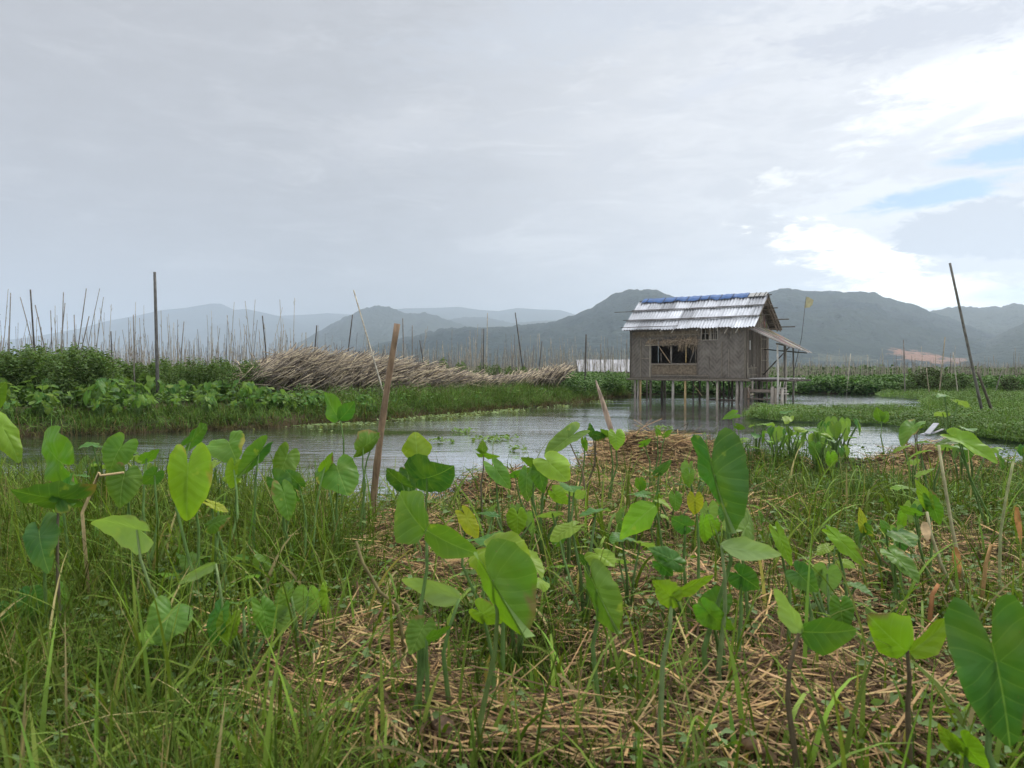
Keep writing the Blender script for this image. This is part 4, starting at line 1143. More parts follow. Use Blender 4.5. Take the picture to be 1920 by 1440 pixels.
# thatch scraps under the eave
mb = MB()
for k in range(500):
    xa = rr.uniform(.1, x1 if rr.random() < .8 else HW - .2); mb.bar((xa, -.03, EZ - .2), (xa + rr.gauss(0, .05), -.045, EZ - .2 - rr.uniform(.05, .26)), .014, .004, (.20, .16, .11), 0, (0, 1, 0))
tag(mb.build('eave_fringe', M_thatch, hut), kind='stuff')
for (ua, va, ub, vb) in ((1241, 617, 1238, 622), (1264, 616, 1260, 624), (1309, 615, 1307, 620), (1365, 614, 1359, 625), (1384, 615, 1380, 624), (1346, 612, 1345, 620)):
    xa, za = L_(ua, va, -.18); xb, zb = L_(ub, vb, -.18); mb = MB(); mb.bar((xa, -.14, za + .03), (xb, -.22, zb), .035, .03, (.38, .34, .27)); mb.build('rafter_end', M_wood, hut)
# floor
mb = MB(); mb.box((-.06, -.05, FZ - .09), (HW + .1, HD + .03, FZ - .002), (.13, .11, .085)); mb.build('floor', M_wood, hut)
mb = MB(); mb.tube([(-.15, -.09, FZ - .075), (2.3, -.09, FZ - .085), (HW + .25, -.09, FZ - .07)], .035, 8, (.15, .13, .10)); mb.build('floor_beam', M_wood, hut, True)
mb = MB(); mb.tube([(-.1, HD, FZ - .13), (HW + .2, HD, FZ - .13)], .035, 8, (.13, .11, .09)); mb.build('floor_beam', M_wood, hut, True)
# stilts
YEL = (.34, .25, .12); WG = (.26, .23, .19); DG = (.10, .085, .065); BR = (.17, .125, .09)
for (u, yl, r_, cc_) in ((1191, 0, .045, WG), (1196.5, .05, .03, (.40, .37, .32)), (1201, -.04, .042, YEL), (1197, 1.0, .04, DG), (1213, 2.05, .04, DG), (1220, .0, .05, DG), (1242, 1.0, .06, DG), (1247, 2.05, .04, DG),
                        (1262, .0, .055, (.30, .28, .24)), (1285, -.04, .045, YEL), (1300, 2.05, .03, DG), (1312, 1.0, .045, DG), (1327, .0, .055, WG), (1345, .0, .045, (.32, .28, .22)), (1350, 1.0, .035, DG),
                        (1357, 1.1, .035, DG), (1367, 1.0, .035, DG), (1373, .9, .045, DG), (1382.5, .0, .06, WG), (1391, .0, .065, (.20, .18, .16)), (1385, 2.05, .04, DG), (1398, 1.0, .03, WG), (1411, .1, .04, WG),
                        (1418, .9, .05, (.30, .27, .22)), (1424, 1.0, .05, DG), (1429, 1.7, .035, WG), (1438, 2.0, .035, WG), (1447, 2.1, .03, (.36, .33, .27))):
    xa = LX(u, yl); rr = random.Random(u)
    mb = MB(); mb.tube([(xa + rr.uniform(-.05, .05), yl, -.6), (xa, yl, .2), (xa, yl, FZ - .09)], [r_, r_, r_ * .92], 9, cc_); mb.build('stilt', M_wood, hut, True)
for (ua, va, ub, vb, yl, cc_, r_) in ((1334, 714, 1366, 748, .5, DG, .022), (1300, 720, 1316, 742, .5, (.40, .32, .16), .016), (1398, 728, 1386, 750, .3, DG, .03), (1395, 739, 1414, 739, .05, (.42, .37, .25), .022)):
    xa, za = L_(ua, va, yl); xb, zb = L_(ub, vb, yl); mb = MB(); mb.tube([(xa, yl, za), (xb, yl, zb)], r_, 7, cc_); mb.build('brace', M_wood, hut, True)
mb = MB(); xa, za = L_(1330, 754, .2); xb, _ = L_(1410, 754, .2); mb.tube([(xa, .2, .03), (xb, .2, .02)], .03, 7, DG); mb.build('brace', M_wood, hut, True)
# roof: three rows of corrugated sheets on the front slope
roof = MB()
RY0, RZ0, RY1, RZ1 = -.25, 2.72, HD / 2, 3.90
XL, XR = -.27, HW + .42
def rp(t, off=0.0):                  # point on the front slope, t from eave 0 to ridge 1
    L = math.hypot(RY1 - RY0, RZ1 - RZ0); ny, nz = -(RZ1 - RZ0) / L, (RY1 - RY0) / L
    return (RY0 + (RY1 - RY0) * t + ny * off, RZ0 + (RZ1 - RZ0) * t + nz * off)
base = MB(); a = rp(0.02, -.035); c_ = rp(.99, -.035)
base.add([(XL+.05, *a), (XR-.04, *a), (XR-.04, *c_), (XL+.05, *c_), (XL+.05, a[0], a[1]-.03), (XR-.04, a[0], a[1]-.03), (XR-.04, c_[0], c_[1]-.03), (XL+.05, c_[0], c_[1]-.03)],
         [(0,1,2,3), (7,6,5,4), (0,4,5,1), (1,5,6,2), (2,6,7,3), (3,7,4,0)], (.12, .10, .075))
roofo = base.build('roof', M_thatch, hut)
rr = random.Random(12)
rows = [(-.03, .30), (.26, .64), (.60, .96)]
for ri, (t0, t1) in enumerate(rows):
    xa = XL + ri * .03
    k = 0
    while xa < XR - .1:
        wd_ = rr.uniform(.50, .66); xb = min(xa + wd_, XR - (0 if ri == 0 else .03) + rr.uniform(-.02, .02))
        if XR - xb < .18: xb = XR
        off = .028 + ri * .018 + (k % 2) * .010
        tt0 = t0 + rr.uniform(-.022, .022); tt1 = t1 + rr.uniform(-.01, .02)
        g_ = rr.choice((.44, .52, .36, .47, .28, .56)); 
        mb = MB(); vs, fs = corrugated(xa, xb + .05, rp(tt1, off), rp(tt0, off - .004), .120, .022, 8, .003); mb.add(vs, fs, (g_ * .96, g_ * .99, g_ * 1.03))
        mb.build('roof_sheet', M_metal, roofo)
        xa = xb - .0; k += 1
        if xb >= XR - .02: break
# rear slope, thatch and rusty sheets seen from the gable end
mb = MB(); ry, rz = HD + .28, 2.72
for k in range(16):
    xa = XL + (XR - XL) * k / 16; z_o = rr.uniform(-.01, .01)
    g_ = rr.uniform(.10, .2)
    mb.add([(xa, RY1, RZ1 + z_o), (xa + .36, RY1, RZ1 + z_o), (xa + .36, ry, rz + z_o), (xa, ry, rz + z_o), (xa, RY1, RZ1 - .05 + z_o), (xa + .36, RY1, RZ1 - .05 + z_o), (xa + .36, ry, rz - .05 + z_o), (xa, ry, rz - .05 + z_o)],
           [(0,1,2,3), (7,6,5,4), (0,4,5,1), (1,5,6,2), (2,6,7,3), (3,7,4,0)], (g_, g_ * .86, g_ * .7))
mb.build('roof', M_thatch, hut)
# rafters at the right gable
mb = MB()
for (ya, za, yb, zb) in ((RY0 + .05, RZ0 - .03, RY1, RZ1 - .06), (RY1, RZ1 - .05, ry, rz - .06)):
    for xo in (XR - .05, XR - .16): mb.bar((xo, ya, za - .03), (xo, yb, zb - .03), .05, .06, (.20, .16, .12))
for k in range(7):
    y_ = RY1 + (ry - RY1) * (k + .5) / 7; z_ = RZ1 + (rz - RZ1) * (k + .5) / 7 - .07
    mb.bar((XR + .02, y_, z_), (XR - .5, y_, z_), .03, .025, (.28, .23, .17))
mb.build('gable_rafters', M_wood, hut)
mb = MB()
for k in range(90):                  # gable thatch strips
    y_ = rr.uniform(.1, HD - .1); top_ = EZ + (1 - abs(y_ - HD/2) / (HD/2)) * 1.0 - .08
    mb.bar((HW + .022, y_, top_), (HW + .03, y_ + rr.gauss(0, .02), max(EZ - .25, top_ - rr.uniform(.3, .7))), .03, .006, tuple(x_ * rr.uniform(.6, 1.3) for x_ in (.26, .20, .14)), 0, (1, 0, 0))
mb.build('gable_thatch', M_thatch, hut)
# poles tied over the sheets
for (t, x_a, x_b, r_) in ((.285, -.42, HW + .85, .014), (.60, -1.10, HW + .66, .012), (.25, -.25, HW + .5, .014), (.635, -.30, HW + .70, .014), (.955, -.18, HW + .60, .018), (.03, -.33, -.05, .012)):
    yy, zz = rp(t, .085); mb = MB(); mb.tube([(x_a, yy, zz + .01), (2.2, yy, zz - .008), (x_b, yy, zz)], r_, 7, (.075, .065, .05)); mb.build('roof_pole', M_wood, hut, True)
for (t_, x_b) in ((.12, .92), (.35, .80), (.70, .55)):
    y_ = ry + (RY1 - ry) * t_; z_ = rz + (RZ1 - rz) * t_ - .08
    mb = MB(); mb.tube([(XR - .9, y_, z_), (XR + x_b - .35, y_, z_ - .01)], .022, 6, (.09, .08, .065)); mb.build('roof_pole', M_wood, hut, True)
# tarp over the ridge
mb = MB(); nx = 60; rws = []
xa_, xb_ = -.05, HW - .30
for k in range(nx + 1):
    x_ = xa_ + (xb_ - xa_) * k / nx; w_ = .012 * math.sin(x_ * 9) + .015 * math.sin(x_ * 23 + 1)
    tl = .885 + .018 * math.sin(x_ * 5.1) + .012 * math.sin(x_ * 13)
    r0 = rp(tl, .115 + w_ * .5); r1 = rp(.93, .125 + w_); r2 = (RY1, RZ1 + .135 + w_ * .6); r3 = (RY1 + .22, RZ1 - .06)
    rws.append([(x_, *q) for q in (r0, r1, r2, r3)])
vs = [p for r_ in rws for p in r_]; fs = [(i*4+j, (i+1)*4+j, (i+1)*4+j+1, i*4+j+1) for i in range(nx) for j in range(3)]
cs = []
for r_ in rws: cs += [(.04, .105, .26)] * 4
mb.add(vs, fs, (.04, .105, .26), 0, cs); tp = mb.build('tarp', M_tarp, hut, True)
mb = MB(); q0 = rp(.90, .12); mb.add([(xb_ + .02, *q0), (XR, *q0), (XR, RY1, RZ1 + .12), (xb_ + .02, RY1, RZ1 + .12), (XR, RY1 + .2, RZ1 - .1), (xb_ + .02, RY1 + .2, RZ1 - .1)], [(0,1,2,3), (3,2,4,5)], (.33, .33, .31)); mb.build('ridge_cap', M_metal, hut)
for u in (1214, 1246, 1267, 1290, 1313, 1330, 1352, 1374, 1416, 1424, 1434):
    xa = L_(u, 565, RY1 - .1)[0]; a = rp(.83, .135); b2 = rp(.99, .155); mb = MB(); mb.bar((xa, a[0], a[1]), (xa + .07, b2[0], b2[1] + .02), .022, .015, (.06, .055, .045)); mb.build('ridge_stick', M_wood, hut)
# porch
PW = 1.7
def porchz(w_, y_): t = w_ / PW; return 2.72 + (1.93 - .07 * y_ - 2.72) * t
mb = MB(); ny_ = 9
for k in range(ny_):
    ya = -.06 + (HD - .1) * k / ny_; yb = ya + (HD - .1) / ny_ + .02; zo = (k % 2) * .022 + rr.uniform(0, .012)
    wa, wb = .02, PW + rr.uniform(-.06, .08); g_ = rr.uniform(.16, .34)
    cc_ = (g_, g_ * .92, g_ * .83)
    c4 = [(HW + wa, ya, porchz(wa, ya) + zo), (HW + wb, ya, porchz(wb, ya) + zo), (HW + wb, yb, porchz(wb, yb) + zo), (HW + wa, yb, porchz(wa, yb) + zo)]
    c8 = c4 + [(x_, y_, z_ - .03) for (x_, y_, z_) in c4]
    mb.add(c8, [(0,1,2,3), (7,6,5,4), (0,4,5,1), (1,5,6,2), (2,6,7,3), (3,7,4,0)], cc_)
for k in range(40):
    wa = rr.uniform(.05, PW - .4); y_ = rr.uniform(0, HD - .2); L = rr.uniform(.2, .7)
    mb.bar((HW + wa, y_, porchz(wa, y_) + .05), (HW + min(wa + L, PW), y_ + rr.gauss(0, .05), porchz(min(wa + L, PW), y_) + .05), .03, .008, tuple(x_ * rr.uniform(.6, 1.3) for x_ in (.30, .26, .2)))
mb.build('porch_roof', M_wood, hut)
for (w_, y_, r_, cc_) in ((1.20, .02, .035, (.40, .38, .33)), (1.18, .85, .034, (.36, .33, .27)), (1.18, 1.62, .034, (.13, .12, .10)), (1.16, .78, .022, (.12, .11, .09))):
    mb = MB(); mb.tube([(HW + w_, y_, -.5), (HW + w_ + .01, y_, .9), (HW + w_ - .02, y_, porchz(w_, y_) - .06)], [r_, r_, r_ * .85], 8, cc_); mb.build('porch_post', M_wood, hut, True)
mb = MB(); mb.tube([(HW, 1.7, 1.92), (HW + 1.65, 1.7, 1.76)], .022, 7, (.06, .055, .05)); mb.build('porch_rail', M_wood, hut, True)
mb = MB(); mb.tube([(HW + .03, 1.6, .95), (HW + 1.15, 1.55, 2.1)], .024, 7, (.08, .07, .06)); mb.build('brace', M_wood, hut, True)
mb = MB(); mb.tube([(HW + 1.2, -.1, porchz(1.2, 0) - .09), (HW + 1.2, HD, porchz(1.2, HD) - .09)], .03, 7, (.10, .09, .07)); mb.build('porch_beam', M_wood, hut, True)
mb = MB(); y_ = .05
while y_ < 2.0:
    wd_ = rr.uniform(.06, .12); g_ = rr.uniform(.3, .5); mb.box((HW + .105, y_, .80 + rr.uniform(0, .02)), (HW + rr.uniform(1.35, 1.55), y_ + wd_, .84 + rr.uniform(-.005, .015)), (g_, g_ * .95, g_ * .87)); y_ += wd_ + .012
mb.build('porch_deck', M_wood, hut)
for y_ in (.25, 1.0, 1.8): mb = MB(); mb.tube([(HW - .3, y_, .76), (HW + 1.75, y_, .76)], .032, 7, (.10, .085, .07)); mb.build('porch_joist', M_wood, hut, True)
for (xo, y_, a_) in ((1.35, .3, -.5), (1.05, 1.9, .02), (1.5, 1.0, .05)): mb = MB(); mb.tube([(HW + xo, y_, .78), (HW + xo + a_ * .1, y_, .45)], .012, 5, (.45, .42, .36)); mb.build('hanging_cane', M_wood, hut, True)
# landing stage near the water
mb = MB()
for k in range(6): mb.box((HW - .05 , .1 + k * .15, .30 + (k % 2) * .01), (HW + 1.15, .22 + k * .15, .345 + (k % 2) * .01), tuple(x_ * rr.uniform(.7, 1.2) for x_ in (.16, .13, .105)))
mb.box((HW - .05, .02, .34), (HW + 1.2, .06, .44), (.17, .14, .11)); mb.build('landing_stage', M_wood, hut)
for (w_, y_, r_, cc_, zt) in ((.0, .0, .06, DG, .5), (.12, .02, .05, BR, .5), (.3, .8, .05, DG, .3), (1.0, .0, .06, WG, .55), (1.12, .05, .07, (.22, .19, .15), .5), (1.32, .1, .055, (.34, .31, .26), .48), (.9, .8, .04, DG, .3)):
    mb = MB(); mb.tube([(HW + w_, y_, -.5), (HW + w_ + .02, y_, zt)], r_, 8, cc_); mb.build('landing_post', M_wood, hut, True)
mb = MB(); mb.tube([(HW + .02, .0, .10), (HW + 1.0, .0, .08)], .035, 7, DG); mb.tube([(HW + .02, .7, .06), (HW + 1.2, .5, .06)], .035, 7, DG); mb.build('landing_rail', M_wood, hut, True)
mb = MB(); mb.tube([(HW + .3, -.02, .05), (HW + .1, -.02, .5), (HW + .22, -.02, .62)], .018, 6, WG); mb.build('brace', M_wood, hut, True)
mb = MB()
for k in range(3): mb.box((HW + 1.2, .1 + k * .02, .28 + k * .1), (HW + 1.5 - k * .05, .3, .31 + k * .1), (.42, .39, .33))
mb.tube([(HW + 1.22, .1, .3), (HW + 1.27, .12, .72)], .02, 6, (.5, .47, .4)); mb.build('step', M_wood, hut)
# flag on its cane behind the porch
fx = P(1488, 700, 31.4)
fl = empty('flag', (fx.x, fx.y, 0)); tag(fl, 'small yellow flag on a thin leaning cane behind the porch', 'flag')
ft = P(1511.5, 556, 31.4) - Vector((fx.x, fx.y, 0)); mb = MB(); mb.tube([(-.05, 0, -.4), (.0, 0, 1.0), tuple(ft * .6 + Vector((.02, 0, 0))), tuple(ft)], [.016, .014, .011, .008], 6, (.06, .055, .05)); mb.build('cane', M_bamboo, fl, True)
mb = MB(); vs = []; 
for i in range(7):
    t = i / 6
    for j in range(6):
        s_ = j / 5; zt_ = -.02 - .10 * t ** 1.5 + .02 * math.sin(t * 6); zb_ = -.40 + .02 * t - (.03 if t < .7 else -.04)
        vs.append((ft.x - .005 + t * .30 - s_ * .055, .03 * math.sin(t * 7 + s_), ft.z + zt_ + (zb_ - zt_) * s_))
fs = [(i*6+j, (i+1)*6+j, (i+1)*6+j+1, i*6+j+1) for i in range(6) for j in range(5)]
mb.add(vs, fs, (.40, .37, .22)); mb.build('cloth', M_cloth, fl, True)
# white scrap by the floating plants
sp = G(1752, 816, 0.0); e_ = empty('scrap', sp); tag(e_, 'whitish scrap of board lying against the floating plants at the right', 'debris')
mb = MB(); mb.bar((-.16, -.05, .03), (.16, .25, .20), .10, .015, (.34, .35, .36)); mb.bar((-.22, 0, .01), (.02, .12, .05), .10, .02, (.30, .31, .32)); mb.build('board', M_cloth, e_)
mb = MB(); mb.bar((.0, .1, .02), (.24, .16, .10), .06, .012, (.33, .33, .32)); mb.build('board', M_cloth, e_)

# ------------------------------------------------------------------ taro
RC = [(0, 1.0), (5, .965), (11, .89), (19, .81), (30, .735), (45, .665), (65, .60), (90, .555), (115, .54), (135, .555), (150, .57), (160, .53), (168, .40), (174, .24), (180, .13)]
def leaf_geo(L, W=1.0, fold=0.0, droop=0.2, wave=0.03, lobe=1.0, seed=0, rings=6):
    half = 0
    if lobe > 5: half = 1; lobe -= 10
    elif lobe < -5: half = -1; lobe += 10
    rs = random.Random(seed)
    th = [0, 5, 11, 19, 29, 41, 54, 68, 82, 96, 110, 123, 136, 147, 156, 163, 169, 174, 180]
    angs = [-t for t in th[::-1]] + th[1:-1] + [179.9]
    vs = [(0, 0, 0)]; uv = [(0, 0)]; nA = len(angs)
    ph = rs.uniform(0, 6.3); kf = rs.choice((7, 9, 11)); asym = rs.uniform(-.12, .12)
    nick = [(rs.uniform(-170, 170), rs.uniform(.03, .10)) for _ in range(3)]
    curlL, curlR = rs.uniform(-.75, .55), rs.uniform(-.75, .55); tw_ = rs.uniform(-.5, .5); k2, p2_ = rs.uniform(2.2, 4.2), rs.uniform(0, 6.3)
    bend_ = rs.uniform(-.25, .12)
    for r in range(1, rings + 1):
        f = r / rings
        for a in angs:
            b_ = abs(a); r0 = np.interp(b_, [p[0] for p in RC], [p[1] for p in RC])
            if lobe < .8: r0 = r0 * max(.02, 1 - max(0, b_ - 55) / 52)
            elif b_ > 90: r0 = r0 * (1 + (lobe - 1) * (b_ - 90) / 60.0) if b_ < 150 else r0 * lobe
            edge_ = 1 + .018 * math.sin(R(a) * 13 + ph)
            for (na, nd) in nick:
                if abs(a - na) < 9: edge_ -= nd * .5
            r1 = r0 * f * (edge_ if r == rings else 1)
            x_ = r1 * math.sin(R(a)) * W * (1 + asym * (1 if a > 0 else -1)); y_ = r1 * math.cos(R(a))
            zz = fold * abs(x_) - droop * (max(0, y_) ** 2 * .8 + (.9 if y_ < 0 else 0) * y_ * y_ + .5 * x_ * x_) + wave * math.sin(R(a) * kf + ph) * f ** 2.5 * min(1, b_ / 25) - .012 * (1 - min(1, abs(x_) / .02)) 
            zz += (curlL if x_ < 0 else curlR) * x_ * x_ * 1.5 + tw_ * x_ * y_ + .035 * math.sin(k2 * 2 * (x_ * 1.3 + y_) + p2_) * min(1, 4 * abs(x_))
            if half and x_ * half < 0: x_ *= .03; zz = -.012 * (1 - min(1, abs(x_) / .02))
            x2 = x_ + bend_ * y_ * y_ * .5
            vs.append((x2 * L, y_ * L, zz * L)); uv.append((x_ / max(W, .3), y_))
    fs = []
    for k in range(nA - 1): fs.append((0, 1 + k + 1, 1 + k))
    for r in range(rings - 1):
        for k in range(nA - 1):
            a = 1 + r * nA + k; fs.append((a, a + 1, a + nA + 1, a + nA))
    return vs, fs, uv
def oriented(vs, M4): return [tuple(M4 @ Vector(v_)) for v_ in vs]
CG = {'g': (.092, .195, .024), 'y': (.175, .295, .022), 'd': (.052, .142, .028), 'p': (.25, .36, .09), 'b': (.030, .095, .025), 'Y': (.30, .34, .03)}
def add_leaf(parent, base, A, T, W, phi, fold, col, lobe=1.05, droop=0.18, wave=0.03, seed=0):
    y_ = (T - A); L = y_.length; y_.normalize()
    c_ = Vector((0, 0, CAMZ)) - A; n_ = (c_ - y_ * c_.dot(y_)).normalized()
    n_ = Matrix.Rotation(R(phi), 3, y_) @ n_
    x_ = y_.cross(n_).normalized()
    M4 = Matrix((x_, y_, n_)).transposed().to_4x4(); M4.translation = A - base
    vs, fs, uv = leaf_geo(L, W, fold, droop, wave, lobe, seed)
    vs = oriented(vs, M4); rs = random.Random(seed + 5)
    cc_ = tuple(max(.01, k * rs.uniform(.88, 1.12)) for k in col)
    cc2 = tuple(k * f for k, f in zip(cc_, (1.25, 1.12, .9)))
    cs = np.array([cc_ if i < len(vs) * .8 else cc2 for i in range(len(vs))])
    nA = (len(vs) - 1) // 6
    for _ in range(rs.choice((0, 0, 0, 1, 1, 2))):
        k0 = rs.randrange(nA); sp_ = rs.randint(1, 3); bc = rs.choice(((.22, .15, .05), (.30, .28, .05), (.16, .10, .05)))
        for r_ in (4, 5):
            for kk in range(k0 - sp_, k0 + sp_ + 1):
                if 0 <= kk < nA and (r_ == 5 or rs.random() < .4): cs[1 + r_ * nA + kk] = bc
    fs = [f[::-1] for f in fs] if False else fs
    o = mesh_obj('leaf', vs, fs, M_leaf, cs, parent, True, None, uv)
    return o, n_
def add_stalk(parent, base, A, n_, foot, seed, r_=.006, col=(.13, .22, .07)):
    rs = random.Random(seed); a = A - base - n_ * .004; f_ = foot - base
    hh = (a - f_).length; mid1 = a.lerp(f_, .35) + Vector((rs.uniform(-.06, .06) * hh, .0, 0)) - Vector((n_.x, n_.y, 0)) * .02
    mid2 = a.lerp(f_, .7) + Vector((rs.uniform(-.05, .05) * hh, 0, 0))
    mb = MB(); mb.tube([a, a.lerp(mid1, .5) - Vector((n_.x, n_.y, 0)) * .012, mid1, mid2, f_], [r_ * .55, r_ * .7, r_ * .85, r_ * 1.1, r_ * 1.6], 8, col)
    return mb.build('stalk', M_stalk, parent, True)
TGRP = 'taro plants growing in the near garden bed'
